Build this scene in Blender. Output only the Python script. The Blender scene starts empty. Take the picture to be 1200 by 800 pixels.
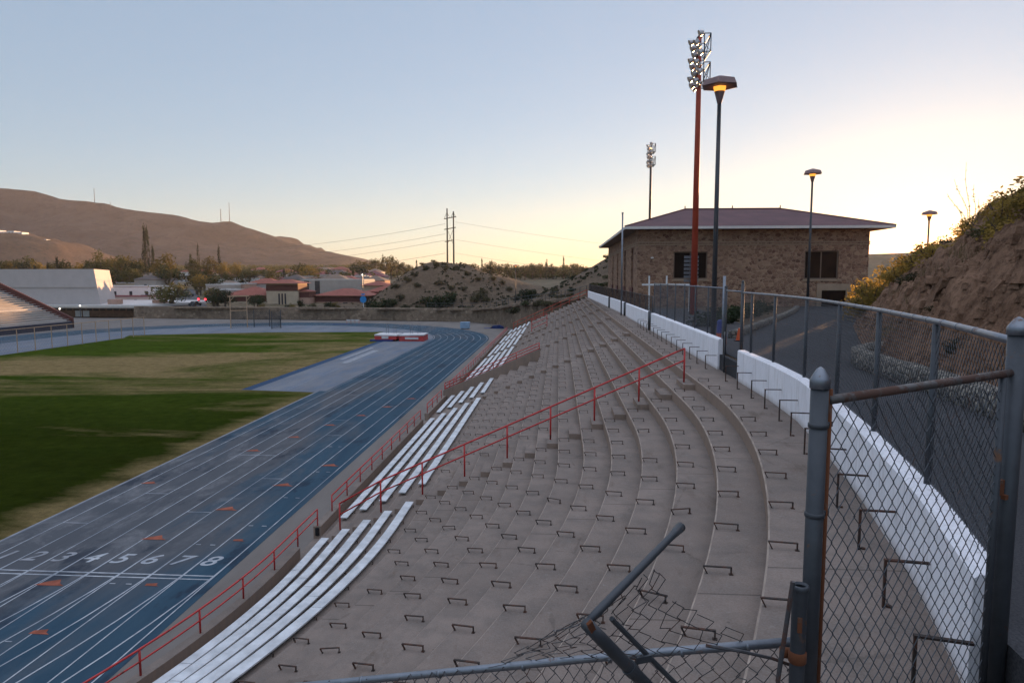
import bpy, math, random
from mathutils import Vector, Matrix, noise
R_ = math.radians
PI = math.pi
scene = bpy.context.scene
COL = scene.collection
rnd = random.Random(7)

# ------------------------------------------------------------------ helpers
def lerp(a, b, t): return a + (b - a) * t
def clamp(t, a=0., b=1.): return max(a, min(b, t))
def sstep(a, b, x):
    t = clamp((x - a) / (b - a)); return t * t * (3 - 2 * t)
def bell(r):
    r = abs(r); return 0.0 if r >= 1 else 0.5 + 0.5 * math.cos(PI * r)
def plerp(pts, x):
    if x <= pts[0][0]: return pts[0][1]
    for (a, b), (c, d) in zip(pts, pts[1:]):
        if x <= c: return lerp(b, d, (x - a) / (c - a))
    return pts[-1][1]
def nz(x, y, z=0.0): return noise.noise(Vector((x, y, z)))

def wloc(o):
    v = Vector((0, 0, 0))
    while o is not None:
        v += o.location; o = o.parent
    return v

def tag(o, label=None, cat=None, group=None, kind=None):
    if label: o['label'] = label
    if cat: o['category'] = cat
    if group: o['group'] = group
    if kind: o['kind'] = kind
    return o

def thing(name, label, cat, loc=(0, 0, 0), group=None, rz=0.0):
    o = bpy.data.objects.new(name, None); COL.objects.link(o)
    o.location = loc; o.rotation_euler = (0, 0, rz); o.empty_display_size = .2
    return tag(o, label, cat, group)

def copy_tree(o, parent=None):
    c = o.copy(); COL.objects.link(c)
    if parent is not None: c.parent = parent
    for ch in list(o.children): copy_tree(ch, c)
    return c

class MB:
    def __init__(s): s.v = []; s.f = []; s.m = []
    def add(s, vs, fs, mi=0):
        b = len(s.v); s.v.extend(tuple(p) for p in vs)
        for f in fs: s.f.append(tuple(i + b for i in f)); s.m.append(mi)
    def quad(s, a, b, c, d, mi=0): s.add((a, b, c, d), ((0, 1, 2, 3),), mi)
    def box(s, lo, hi, mi=0):
        x0, y0, z0 = lo; x1, y1, z1 = hi
        s.add([(x0, y0, z0), (x1, y0, z0), (x1, y1, z0), (x0, y1, z0), (x0, y0, z1), (x1, y0, z1), (x1, y1, z1), (x0, y1, z1)],
              [(0, 3, 2, 1), (4, 5, 6, 7), (0, 1, 5, 4), (1, 2, 6, 5), (2, 3, 7, 6), (3, 0, 4, 7)], mi)
    def cbox(s, c, size, rz=0.0, mi=0, rx=0.0, ry=0.0):
        M = Matrix.Translation(c) @ Matrix.Rotation(rz, 4, 'Z') @ Matrix.Rotation(ry, 4, 'Y') @ Matrix.Rotation(rx, 4, 'X')
        hx, hy, hz = [q / 2 for q in size]
        vs = [M @ Vector(p) for p in ((-hx, -hy, -hz), (hx, -hy, -hz), (hx, hy, -hz), (-hx, hy, -hz), (-hx, -hy, hz), (hx, -hy, hz), (hx, hy, hz), (-hx, hy, hz))]
        s.add(vs, [(0, 3, 2, 1), (4, 5, 6, 7), (0, 1, 5, 4), (1, 2, 6, 5), (2, 3, 7, 6), (3, 0, 4, 7)], mi)
    def tube(s, pts, r, n=6, cap=True, mi=0):
        pts = [Vector(p) for p in pts]
        rs = r if isinstance(r, (list, tuple)) else [r] * len(pts)
        b = len(s.v); N = len(pts)
        t0 = (pts[1] - pts[0]).normalized()
        ref = Vector((0, 0, 1)) if abs(t0.z) < .9 else Vector((1, 0, 0))
        u = t0.cross(ref).normalized()
        for i, p in enumerate(pts):
            t = (pts[min(i + 1, N - 1)] - pts[max(i - 1, 0)]).normalized()
            u = (u - t * u.dot(t))
            if u.length < 1e-6: u = t.orthogonal()
            u.normalize(); w = t.cross(u)
            for k in range(n):
                a = 2 * PI * k / n
                s.v.append(tuple(p + (u * math.cos(a) + w * math.sin(a)) * rs[i]))
        for i in range(N - 1):
            for k in range(n):
                k2 = (k + 1) % n
                s.f.append((b + i * n + k, b + i * n + k2, b + (i + 1) * n + k2, b + (i + 1) * n + k)); s.m.append(mi)
        if cap:
            s.f.append(tuple(b + k for k in range(n))[::-1]); s.m.append(mi)
            s.f.append(tuple(b + (N - 1) * n + k for k in range(n))); s.m.append(mi)
    def lathe(s, prof, c=(0, 0, 0), n=12, mi=0, cap=True, rot=0.0):
        b = len(s.v); cx, cy, cz = c
        for r, z in prof:
            for k in range(n):
                a = 2 * PI * k / n + rot
                s.v.append((cx + r * math.cos(a), cy + r * math.sin(a), cz + z))
        for i in range(len(prof) - 1):
            for k in range(n):
                k2 = (k + 1) % n
                s.f.append((b + i * n + k, b + i * n + k2, b + (i + 1) * n + k2, b + (i + 1) * n + k)); s.m.append(mi)
        if cap:
            s.f.append(tuple(b + k for k in range(n))[::-1]); s.m.append(mi)
            e = b + (len(prof) - 1) * n
            s.f.append(tuple(e + k for k in range(n))); s.m.append(mi)
    def sweep(s, profs, closed=True, cap=True, mi=0):
        """profs: list of rings (each a list of points)"""
        b = len(s.v); n = len(profs[0])
        for pr in profs: s.v.extend(tuple(p) for p in pr)
        for i in range(len(profs) - 1):
            for k in range(n if closed else n - 1):
                k2 = (k + 1) % n
                s.f.append((b + i * n + k, b + (i + 1) * n + k, b + (i + 1) * n + k2, b + i * n + k2)); s.m.append(mi)
        if cap and closed:
            s.f.append(tuple(b + k for k in range(n))); s.m.append(mi)
            e = b + (len(profs) - 1) * n
            s.f.append(tuple(e + k for k in range(n))[::-1]); s.m.append(mi)
    def prism(s, poly, z0, z1, mi=0):
        n = len(poly)
        s.add([(x, y, z0) for x, y in poly] + [(x, y, z1) for x, y in poly],
              [tuple(range(n))[::-1], tuple(range(n, 2 * n))] + [(i, (i + 1) % n, (i + 1) % n + n, i + n) for i in range(n)], mi)
    def build(s, name, mats, parent=None, smooth=False, local=False):
        me = bpy.data.meshes.new(name)
        off = Vector((0, 0, 0)) if (local or parent is None) else wloc(parent)
        me.from_pydata([(x - off.x, y - off.y, z - off.z) for x, y, z in s.v], [], s.f)
        if not isinstance(mats, (list, tuple)): mats = [mats]
        for m in mats: me.materials.append(m)
        if len(mats) > 1: me.polygons.foreach_set('material_index', s.m)
        if smooth: me.polygons.foreach_set('use_smooth', [True] * len(me.polygons))
        me.update()
        o = bpy.data.objects.new(name, me); COL.objects.link(o)
        if parent is not None: o.parent = parent
        return o

def struct(name, mb, m, smooth=False):
    o = mb.build(name, m, None, smooth); o['kind'] = 'structure'; return o

# ------------------------------------------------------------------ materials
class NT:
    def __init__(s, name):
        s.mat = bpy.data.materials.new(name); s.mat.use_nodes = True
        s.t = s.mat.node_tree; s.t.nodes.clear()
        s.out = s.n('ShaderNodeOutputMaterial')
        s.geo = s.n('ShaderNodeNewGeometry').outputs['Position']
    def n(s, typ, **kw):
        nd = s.t.nodes.new(typ)
        for k, v in kw.items(): setattr(nd, k, v)
        return nd
    def l(s, a, b): s.t.links.new(a, b)
    def setin(s, sock, v):
        if hasattr(v, 'default_value') and not isinstance(v, (int, float, tuple)): s.l(v, sock)
        else: sock.default_value = v
    def mapping(s, vec, sc=(1, 1, 1), loc=(0, 0, 0), rot=(0, 0, 0)):
        m = s.n('ShaderNodeMapping'); s.l(vec, m.inputs[0])
        m.inputs['Scale'].default_value = sc; m.inputs['Location'].default_value = loc; m.inputs['Rotation'].default_value = rot
        return m.outputs[0]
    def noise(s, vec, scale, detail=4, rough=.55, dist=0):
        q = s.n('ShaderNodeTexNoise'); s.l(vec, q.inputs['Vector'])
        q.inputs['Scale'].default_value = scale; q.inputs['Detail'].default_value = detail
        q.inputs['Roughness'].default_value = rough; q.inputs['Distortion'].default_value = dist
        return q.outputs['Fac']
    def voro(s, vec, scale, feature='F1', out='Distance', rand=1.0):
        q = s.n('ShaderNodeTexVoronoi', feature=feature); s.l(vec, q.inputs['Vector'])
        q.inputs['Scale'].default_value = scale
        if 'Randomness' in q.inputs: q.inputs['Randomness'].default_value = rand
        return q.outputs[out]
    def ramp(s, fac, stops, interp='LINEAR'):
        r = s.n('ShaderNodeValToRGB'); s.l(fac, r.inputs[0]); cr = r.color_ramp; cr.interpolation = interp
        while len(cr.elements) < len(stops): cr.elements.new(.5)
        for e, (p, c) in zip(cr.elements, stops):
            e.position = p; e.color = (c, c, c, 1) if isinstance(c, (int, float)) else (*c, 1)
        return r.outputs[0]
    def mix(s, fac, a, b, mode='MIX'):
        m = s.n('ShaderNodeMix', data_type='RGBA', blend_type=mode)
        s.setin(m.inputs[0], fac)
        for sock, v in ((m.inputs[6], a), (m.inputs[7], b)):
            if isinstance(v, tuple): sock.default_value = (*v, 1) if len(v) == 3 else v
            else: s.l(v, sock)
        return m.outputs[2]
    def math(s, op, a, b=0.0, c=None):
        m = s.n('ShaderNodeMath', operation=op); s.setin(m.inputs[0], a); s.setin(m.inputs[1], b)
        if c is not None: s.setin(m.inputs[2], c)
        return m.outputs[0]
    def sep(s, vec):
        q = s.n('ShaderNodeSeparateXYZ'); s.l(vec, q.inputs[0]); return q.outputs
    def bump(s, h, strength=.5, dist=.02):
        b = s.n('ShaderNodeBump'); s.l(h, b.inputs['Height']); b.inputs['Strength'].default_value = strength
        b.inputs['Distance'].default_value = dist; return b.outputs[0]
    def pbr(s, col, rough=.8, metal=0.0, normal=None, spec=.4):
        p = s.n('ShaderNodeBsdfPrincipled')
        if isinstance(col, tuple): p.inputs['Base Color'].default_value = (*col, 1)
        else: s.l(col, p.inputs['Base Color'])
        s.setin(p.inputs['Roughness'], rough); s.setin(p.inputs['Metallic'], metal)
        p.inputs['Specular IOR Level'].default_value = spec
        if normal is not None: s.l(normal, p.inputs['Normal'])
        s.l(p.outputs[0], s.out.inputs[0]); s.p = p; return s.mat

def simple(name, col, rough=.8, var=.18, scale=2.0, metal=0., bump=0., bscale=30., spec=.3, detail=4, obj=False):
    """one base colour with mottling and optional bump"""
    n = NT(name)
    vec = n.geo
    if obj: vec = n.n('ShaderNodeTexCoord').outputs['Object']
    a = tuple(clamp(c * (1 - var)) for c in col); b = tuple(clamp(c * (1 + var)) for c in col)
    f = n.noise(vec, scale, detail, .6)
    c = n.mix(n.ramp(f, [(.3, 0), (.7, 1)]), a, b)
    nm = n.bump(n.noise(vec, bscale, 3), bump, .02) if bump else None
    return n.pbr(c, rough, metal, nm, spec)

def m_concrete():
    n = NT('weathered_concrete'); g = n.geo
    big = n.noise(g, .35, 5, .6); mid = n.noise(g, 2.2, 5, .65); fine = n.noise(g, 55, 3, .7)
    c = n.mix(n.ramp(big, [(.3, 0), (.7, 1)]), (.156, .112, .091), (.245, .183, .153))
    c = n.mix(n.math('MULTIPLY', n.ramp(mid, [(.42, 0), (.66, 1)]), .55), c, (.105, .084, .073))
    c = n.mix(n.math('MULTIPLY', n.ramp(n.noise(g, 9, 4, .7), [(.6, 0), (.75, 1)]), .35), c, (.30, .275, .25))
    c = n.mix(.25, c, n.ramp(fine, [(.3, .10), (.7, .32)]))
    # construction joints every 5.5 m along the stand, hairline
    y = n.sep(g)[1]
    fr = n.math('FRACT', n.math('DIVIDE', n.math('ADD', y, 100.62), 5.52))
    d = n.math('ABSOLUTE', n.math('SUBTRACT', fr, .5))
    j = n.ramp(d, [(0, 1), (.0016, .8), (.003, 0)])
    c = n.mix(n.math('MULTIPLY', j, .75), c, (.06, .05, .045))
    ck = n.voro(n.mapping(g, (.55, .38, .55)), 1.0, 'DISTANCE_TO_EDGE')
    wob = n.math('ADD', ck, n.math('MULTIPLY', n.math('SUBTRACT', n.noise(g, 3.5, 5, .7), .5), .10))
    crk = n.math('MULTIPLY', n.ramp(wob, [(0, 1), (.003, 1), (.007, 0)]), n.ramp(n.noise(g, .6, 3), [(.48, 0), (.56, 1)]))
    c = n.mix(n.math('MULTIPLY', crk, .28), c, (.05, .042, .038))
    sp = n.ramp(n.voro(g, 2.6), [(.0, 1), (.035, 1), (.06, 0)])
    c = n.mix(n.math('MULTIPLY', sp, .45), c, (.06, .05, .045))
    rs = n.ramp(n.noise(n.mapping(g, (1.6, .5, 1.0), (5, 2, 1)), 1.0, 6, .75), [(.58, 0), (.70, 1)])
    c = n.mix(n.math('MULTIPLY', rs, .5), c, (.10, .07, .052))
    # risers: lighter tan tint overall, with streaks stretched in z
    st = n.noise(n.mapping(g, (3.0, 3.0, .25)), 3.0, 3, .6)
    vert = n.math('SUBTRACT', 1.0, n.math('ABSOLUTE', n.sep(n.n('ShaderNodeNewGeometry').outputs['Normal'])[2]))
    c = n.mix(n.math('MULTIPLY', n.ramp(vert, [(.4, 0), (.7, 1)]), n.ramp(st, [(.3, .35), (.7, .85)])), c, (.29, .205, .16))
    nm = n.bump(n.math('ADD', n.math('MULTIPLY', fine, .3), mid), .35, .012)
    return n.pbr(c, .95, 0, nm, .1)
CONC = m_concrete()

def m_track():
    n = NT('blue_track_rubber'); g = n.geo; x, y, z = n.sep(g)
    w1 = n.noise(n.mapping(g, (.22, .05, 1)), 1.0, 6, .65, .4)
    w2 = n.noise(n.mapping(g, (.9, .16, 1)), 1.0, 5, .7, .3)
    c = n.mix(n.ramp(w2, [(.3, 0), (.7, 1)]), (.021, .052, .086), (.035, .076, .116))
    # the rubber is worn to grey in the inner lanes near the finish and on the straight
    lane = n.math('MULTIPLY', n.ramp(n.math('MULTIPLY_ADD', x, -.1, -1.3), [(.05, 0), (.55, 1)]), n.ramp(n.math('MULTIPLY', y, .01), [(.20, .25), (.26, 1), (.40, .9), (.55, .3), (1, .1)]))
    wear = n.math('MULTIPLY', n.ramp(n.math('ADD', w1, n.math('MULTIPLY', lane, .30)), [(.53, 0), (.69, 1)]), .85)
    c = n.mix(wear, c, n.mix(w2, (.062, .063, .072), (.115, .114, .124)))
    # large scuffed dark patches
    c = n.mix(n.math('MULTIPLY', n.ramp(n.noise(n.mapping(g, (.35, .18, 1), (3, 9, 0)), 1, 5, .7), [(.56, 0), (.64, 1)]), .65), c, (.016, .024, .042))
    sc_ = n.math('MULTIPLY', n.ramp(n.noise(n.mapping(g, (.55, .28, 1), (11, 4, 0)), 1, 6, .75, .5), [(.50, 0), (.66, 1)]), lane)
    c = n.mix(n.math('MULTIPLY', sc_, .7), c, (.185, .185, .20))
    fine = n.noise(g, 60, 2, .7)
    c = n.mix(.08, c, n.ramp(fine, [(.3, .0), (.7, .2)]))
    return n.pbr(c, .95, 0, n.bump(fine, .25, .01), .08)
def m_apron(name, a, b, blue=0.0):
    n = NT(name); g = n.geo
    f = n.noise(n.mapping(g, (.3, .08, 1)), 1.0, 6, .65, .3)
    c = n.mix(n.ramp(f, [(.3, 0), (.7, 1)]), a, b)
    if blue:
        f2 = n.noise(n.mapping(g, (.5, .12, 1), (7, 3, 0)), 1.0, 5, .7)
        c = n.mix(n.ramp(f2, [(.45, 0), (.65, blue)]), c, (.06, .12, .22))
    fine = n.noise(g, 50, 2)
    c = n.mix(.1, c, n.ramp(fine, [(.3, .02), (.7, .4)]))
    return n.pbr(c, .95, 0, n.bump(fine, .2, .01), .08)
def m_grass():
    n = NT('field_turf'); g = n.geo; x, y, z = n.sep(g)
    f1 = n.noise(n.mapping(g, (.018, .05, 1), (1.3, .35, 0)), 1.0, 8, .68, .9)
    f2 = n.noise(n.mapping(g, (.08, .2, 1)), 1.0, 6, .7, .2)
    f3 = n.noise(g, 3.0, 5, .75)
    grn = n.mix(n.ramp(f2, [(.3, 0), (.7, 1)]), (.040, .066, .009), (.078, .108, .014))
    near = n.ramp(n.math('MULTIPLY', y, .01), [(.40, 1), (.80, 0)])
    grn = n.mix(n.math('MULTIPLY', n.math('MULTIPLY', near, n.ramp(n.math('ADD', f1, n.math('MULTIPLY', f2, .5)), [(.45, .5), (.85, 1)])), .9), grn, (.016, .020, .003))
    tan = n.mix(f3, (.225, .160, .075), (.315, .228, .112))
    band = n.ramp(n.math('MULTIPLY', y, .01), [(.5, -.02), (.66, .12), (.85, .17), (1.05, .12), (1.18, .02), (1.35, .05)])
    msk = n.ramp(n.math('ADD', n.math('ADD', f1, n.math('MULTIPLY', f2, .22)), band), [(.66, 0), (.80, 1)])
    # dry edge along the track kerb and the runway
    e1 = n.math('ADD', x, n.math('MULTIPLY', n.math('SUBTRACT', f2, .5), 8.0))
    edge = n.math('MULTIPLY', n.ramp(n.math('MULTIPLY_ADD', e1, .1, 3.4), [(.78, 0), (1.0, 1)]), n.ramp(n.math('MULTIPLY', y, .01), [(.60, 1), (.66, 0)]))
    e2 = n.math('ADD', x, n.math('MULTIPLY', n.math('SUBTRACT', f2, .5), 18.0))
    edge2 = n.math('MULTIPLY', n.ramp(n.math('MULTIPLY_ADD', e2, .05, 2.3), [(.30, 0), (.6, .9)]), n.ramp(n.math('MULTIPLY', y, .01), [(.63, 0), (.70, 1), (1.3, 1), (1.38, .3)]))
    m = n.math('MAXIMUM', n.math('MAXIMUM', msk, n.math('MULTIPLY', edge, .8)), n.math('MULTIPLY', edge2, .9))
    m = n.math('MULTIPLY', m, n.ramp(n.math('ADD', f3, n.math('MULTIPLY', f2, .4)), [(.45, .55), (.7, 1)]))
    c = n.mix(m, grn, tan)
    mid_ = n.noise(g, .9, 6, .75)
    c = n.mix(.75, c, n.ramp(mid_, [(.3, .45), (.7, 1.25)]), 'MULTIPLY')
    fine = n.noise(g, 26, 3, .8)
    c = n.mix(.6, c, n.ramp(fine, [(.25, .35), (.75, 1.0)]), 'MULTIPLY')
    return n.pbr(c, 1.0, 0, n.bump(n.math('ADD', fine, f3), .8, .05), .0)
def m_rubble(name, scale, cols, mortar, mw=.06, bump=.8, squash=(1, 1, 1)):
    n = NT(name); g = n.mapping(n.geo, squash)
    g2 = n.n('ShaderNodeVectorMath', operation='ADD'); n.l(g, g2.inputs[0])
    nn = n.n('ShaderNodeTexNoise'); n.l(g, nn.inputs['Vector']); nn.inputs['Scale'].default_value = scale * .7
    sc = n.n('ShaderNodeVectorMath', operation='SCALE'); n.l(nn.outputs['Color'], sc.inputs[0]); sc.inputs['Scale'].default_value = .35 / scale
    n.l(sc.outputs[0], g2.inputs[1]); v = g2.outputs[0]
    cell = n.voro(v, scale, 'F1', 'Color'); ed = n.voro(v, scale, 'DISTANCE_TO_EDGE')
    r = n.sep(cell)[0]
    c = n.ramp(r, [(i / max(1, len(cols) - 1), q) for i, q in enumerate(cols)])
    f = n.noise(n.geo, scale * 6, 4, .7)
    c = n.mix(.35, c, n.ramp(f, [(.3, .02), (.7, .42)]), 'OVERLAY')
    e = n.ramp(ed, [(mw * .5, 0), (mw * 1.2, 1)])
    c = n.mix(e, mortar, c)
    big = n.noise(n.geo, .25, 4)
    c = n.mix(n.math('MULTIPLY', n.ramp(big, [(.35, 0), (.7, 1)]), .3), c, tuple(q * .6 for q in mortar))
    h = n.math('ADD', n.math('MULTIPLY', n.ramp(ed, [(0, 0), (mw * 3, 1)]), 1.0), n.math('MULTIPLY', f, .25))
    return n.pbr(c, .92, 0, n.bump(h, bump, .06), .2)
def m_earth(name, a, b, c3, sc=.25, bump=.7, patch=.5):
    n = NT(name); g = n.geo
    f = n.noise(g, sc, 7, .65, .3); f2 = n.noise(g, sc * 7, 6, .72); f3 = n.noise(g, sc * 45, 4, .75)
    c = n.mix(n.ramp(f, [(.32, 0), (.68, 1)]), a, b)
    c = n.mix(n.math('MULTIPLY', n.ramp(f2, [(.48, 0), (.62, 1)]), patch), c, c3)
    c = n.mix(.4, c, n.ramp(f3, [(.25, .02), (.75, .42)]), 'OVERLAY')
    h = n.math('ADD', n.math('MULTIPLY', f2, 1.0), n.math('MULTIPLY', f3, .35))
    return n.pbr(c, .95, 0, n.bump(h, bump, .25 / (sc * 4)), .12)
def m_metal(name, col, rough=.45, metal=.85, rust=0.0, rc=(.12, .04, .018), sc=12):
    n = NT(name); g = n.geo
    f = n.noise(g, sc, 5, .7)
    c = n.mix(n.ramp(f, [(.3, 0), (.7, 1)]), tuple(q * .75 for q in col), col)
    mt = metal
    if rust:
        rm = n.ramp(n.noise(g, sc * .6, 6, .75), [(.62 - rust * .3, 0), (.70 - rust * .3, 1)])
        c = n.mix(rm, c, rc)
        mt = n.math('MULTIPLY', n.math('SUBTRACT', 1.0, rm), metal)
        rough = n.math('MULTIPLY_ADD', rm, .4, rough)
    return n.pbr(c, rough, mt, n.bump(f, .15, .003), .4)
def m_leaf(name, a, b, trans=.35, rough=.7):
    n = NT(name)
    oi = n.n('ShaderNodeObjectInfo').outputs['Random']
    f = n.noise(n.geo, 1.6, 3, .6)
    k = n.math('ADD', n.math('MULTIPLY', f, .8), n.math('MULTIPLY', n.math('SUBTRACT', oi, .5), .5))
    c = n.mix(n.ramp(k, [(.2, 0), (.65, 1)]), a, b)
    d = n.n('ShaderNodeBsdfPrincipled'); n.l(c, d.inputs['Base Color']); d.inputs['Roughness'].default_value = rough; d.inputs['Specular IOR Level'].default_value = .2
    tr = n.n('ShaderNodeBsdfTranslucent'); n.l(c, tr.inputs[0])
    mx = n.n('ShaderNodeMixShader'); mx.inputs[0].default_value = trans
    n.l(d.outputs[0], mx.inputs[1]); n.l(tr.outputs[0], mx.inputs[2]); n.l(mx.outputs[0], n.out.inputs[0])
    return n.mat
def m_emit(name, col, st):
    n = NT(name); e = n.n('ShaderNodeEmission'); e.inputs[0].default_value = (*col, 1); e.inputs[1].default_value = st
    n.l(e.outputs[0], n.out.inputs[0]); return n.mat
def m_roof(name, a, b, pitch=.45):
    n = NT(name); g = n.geo; x, y, z = n.sep(g)
    f = n.noise(g, .6, 4, .6)
    c = n.mix(n.ramp(f, [(.3, 0), (.7, 1)]), a, b)
    w = n.n('ShaderNodeTexWave'); n.l(n.mapping(g, (1, 1, 3)), w.inputs[0]); w.inputs['Scale'].default_value = 1 / pitch
    w.bands_direction = 'Z'; w.inputs['Distortion'].default_value = .6
    c = n.mix(n.math('MULTIPLY', w.outputs[1], .22), c, tuple(q * .45 for q in a))
    return n.pbr(c, .75, 0, n.bump(w.outputs[1], .4, .03), .3)

M = {}
M['track'] = m_track()
M['apron'] = m_apron('track_side_apron', (.135, .115, .105), (.20, .178, .168))
M['dzone'] = m_apron('blue_grey_area', (.12, .128, .155), (.19, .20, .23), .4)
M['bluestrip'] = m_apron('blue_strip', (.012, .04, .10), (.022, .06, .13))
M['grass'] = m_grass()
def m_line():
    n = NT('white_line_paint'); g = n.geo
    f = n.noise(g, 1.2, 6, .75); f2 = n.noise(n.mapping(g, (.5, .12, 1)), 1.0, 4, .6)
    c = n.mix(n.ramp(f, [(.35, 0), (.65, 1)]), (.26, .28, .32), (.50, .52, .56))
    c = n.mix(n.ramp(f2, [(.45, 0), (.62, .75)]), c, (.16, .18, .22))
    return n.pbr(c, .9, 0, None, .1)
M['white_line'] = m_line()
M['faded_line'] = simple('faded_line_paint', (.25, .26, .29), .9, .3, 1.5)
M['orange_mark'] = simple('orange_mark_paint', (.25, .07, .042), .9, .4, 2.5)
M['red'] = m_metal('red_rail_paint', (.52, .032, .032), .45, .0, .12, (.10, .03, .02), 4)
M['orange'] = m_metal('orange_pole_paint', (.42, .06, .03), .5, .0, .05, (.12, .04, .02), 2)
M['bench'] = simple('aluminium_plank', (.52, .53, .56), .5, .28, 2.2, .2, .08, 40, detail=7)
M['bracket'] = m_metal('rusty_iron', (.036, .027, .025), .75, .2, .5, (.075, .035, .024), 18)
M['galv'] = m_metal('galvanised_pipe', (.22, .24, .28), .42, .75, .08, (.14, .07, .04), 9)
M['galvdark'] = m_metal('dull_galvanised_pipe', (.060, .066, .078), .5, .35, .06, (.12, .06, .035), 9)
M['wire'] = m_metal('chain_link_wire', (.10, .108, .125), .5, .6, .1, (.09, .045, .03), 4)
M['wirerust'] = m_metal('old_chain_link_wire', (.09, .09, .10), .55, .5, .35, (.08, .04, .03), 6)
M['rustbar'] = m_metal('rusted_bar', (.14, .09, .07), .7, .3, .9, (.13, .045, .02), 10)
M['railrust'] = m_metal('half_rusted_rail', (.13, .12, .12), .5, .5, .55, (.085, .045, .035), 7)
M['bolt'] = m_metal('dark_bolt', (.03, .028, .03), .6, .4, .4, (.07, .03, .02), 25)
def m_whitewall():
    n = NT('white_painted_wall'); g = n.geo
    f = n.noise(g, 1.4, 6, .65); f2 = n.noise(n.mapping(g, (6, 6, .7)), 2.0, 5, .7)
    c = n.mix(n.ramp(f, [(.3, 0), (.7, 1)]), (.74, .73, .79), (.84, .83, .89))
    c = n.mix(n.math('MULTIPLY', n.ramp(f2, [(.50, 0), (.72, 1)]), .5), c, (.42, .39, .385))
    z = n.sep(g)[2]
    low = n.ramp(n.math('MULTIPLY_ADD', z, 1.0, n.math('MULTIPLY_ADD', f2, .25, -8.3)), [(.08, 1), (.26, 0)])
    c = n.mix(n.math('MULTIPLY', low, .8), c, (.30, .25, .22))
    jy = n.math('ABSOLUTE', n.math('SUBTRACT', n.math('FRACT', n.math('DIVIDE', n.math('ADD', n.sep(g)[1], 101.3), 2.44)), .5))
    c = n.mix(n.math('MULTIPLY', n.ramp(jy, [(0, 1), (.003, .8), (.006, 0)]), .55), c, (.30, .28, .28))
    chip = n.ramp(n.noise(g, 8, 5, .8), [(.68, 0), (.72, 1)])
    c = n.mix(n.math('MULTIPLY', chip, .6), c, (.28, .25, .23))
    return n.pbr(c, .7, 0, n.bump(n.noise(g, 20, 4), .25, .01), .3)
M['whitewall'] = m_whitewall()
M['asphalt'] = m_apron('asphalt', (.026, .026, .031), (.048, .048, .056))
M['bstone'] = m_rubble('building_stone', 3.0, [(.12, .056, .042), (.37, .215, .145), (.23, .125, .088), (.47, .305, .205), (.31, .18, .122), (.17, .085, .06), (.41, .255, .175)], (.35, .235, .17), .05, .8, (1, 1, 1.35))
M['bstone_plain'] = simple('building_plaster', (.29, .21, .15), .9, .2, 1.2, bump=.2)
M['kerbstone'] = m_rubble('low_wall_stone', 5.5, [(.12, .11, .10), (.36, .33, .29), (.22, .20, .18), (.46, .41, .35)], (.09, .085, .08), .07, .9)
M['fieldwall'] = m_rubble('field_wall_stone', 1.25, [(.16, .115, .085), (.30, .225, .165), (.21, .15, .11), (.36, .27, .20)], (.15, .115, .09), .05, .9)
M['slope'] = m_earth('dry_hill_earth', (.115, .080, .056), (.195, .140, .098), (.070, .052, .036), .22, 1.0, .6)
M['foothill'] = m_earth('foothill_earth', (.10, .060, .040), (.17, .105, .072), (.06, .042, .03), .03, .8, .6)
M['rockslope'] = m_earth('rocky_cut_earth', (.165, .092, .058), (.36, .215, .145), (.085, .048, .033), .8, 1.0, .6)
M['valley'] = m_earth('valley_ground', (.15, .115, .075), (.21, .16, .11), (.07, .075, .04), .03, .4, .6)
M['mountain'] = m_earth('mountain_rock', (.034, .026, .027), (.105, .080, .074), (.016, .014, .015), .006, 1.0, .65)
M['maroon'] = m_roof('maroon_tiles', (.085, .042, .050), (.13, .062, .070))
M['terracotta'] = m_roof('terracotta_tiles', (.20, .055, .04), (.29, .085, .06))
M['fascia'] = simple('white_fascia', (.55, .52, .50), .7, .1)
M['soffit'] = simple('brown_soffit', (.17, .125, .10), .9, .1)
M['darkpane'] = simple('dark_window_pane', (.014, .008, .006), .6, .5, 1.2, spec=.08)
M['glass'] = simple('window_glass', (.03, .035, .045), .15, .2, 1, spec=.6)
M['redshutter'] = simple('dark_red_timber', (.10, .035, .03), .8, .2)
M['white'] = simple('white_paint', (.68, .68, .70), .6, .08)
M['gymwhite'] = simple('pale_wall_panel', (.41, .37, .365), .7, .06, .4)
M['gymlow'] = simple('grey_roof_membrane', (.45, .43, .43), .7, .12, .3)
M['brick'] = simple('brown_brick', (.22, .13, .09), .9, .25, 1.5, bump=.2)
M['cream'] = simple('cream_stucco', (.45, .36, .27), .9, .08, .6)
M['pink'] = simple('rose_stucco', (.38, .24, .19), .9, .1, .6)
M['greywall'] = simple('grey_stucco', (.33, .30, .28), .9, .1, .5)
M['darkroof'] = simple('dark_shingle', (.09, .075, .075), .9, .2, 1.0)
M['paleroof'] = simple('pale_flat_roof', (.45, .44, .44), .8, .12, .5)
M['maroonflat'] = simple('maroon_band', (.16, .045, .055), .8, .15, 1)
M['banner'] = simple('dark_banner', (.035, .035, .055), .7, .2, 1)
M['bark'] = simple('bark', (.09, .065, .05), .95, .3, 6, bump=.5, obj=True)
M['lamphood'] = simple('brown_lamp_hood', (.20, .13, .135), .6, .15, 3)
M['lamppole'] = m_metal('dark_lamp_pole', (.05, .055, .065), .5, .3, .05)
M['lampglow'] = m_emit('amber_lantern', (1.0, .36, .05), .5)
M['lampwhite'] = m_emit('white_street_lamp', (1.0, .9, .75), 1.6)
M['redlight'] = m_emit('red_signal', (1.0, .02, .03), 3.0)
M['flood'] = m_metal('flood_reflector', (.42, .42, .44), .35, .6)
M['floodlens'] = simple('flood_lens', (.50, .45, .38), .12, .2, 3, .3, spec=.8)
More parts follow.
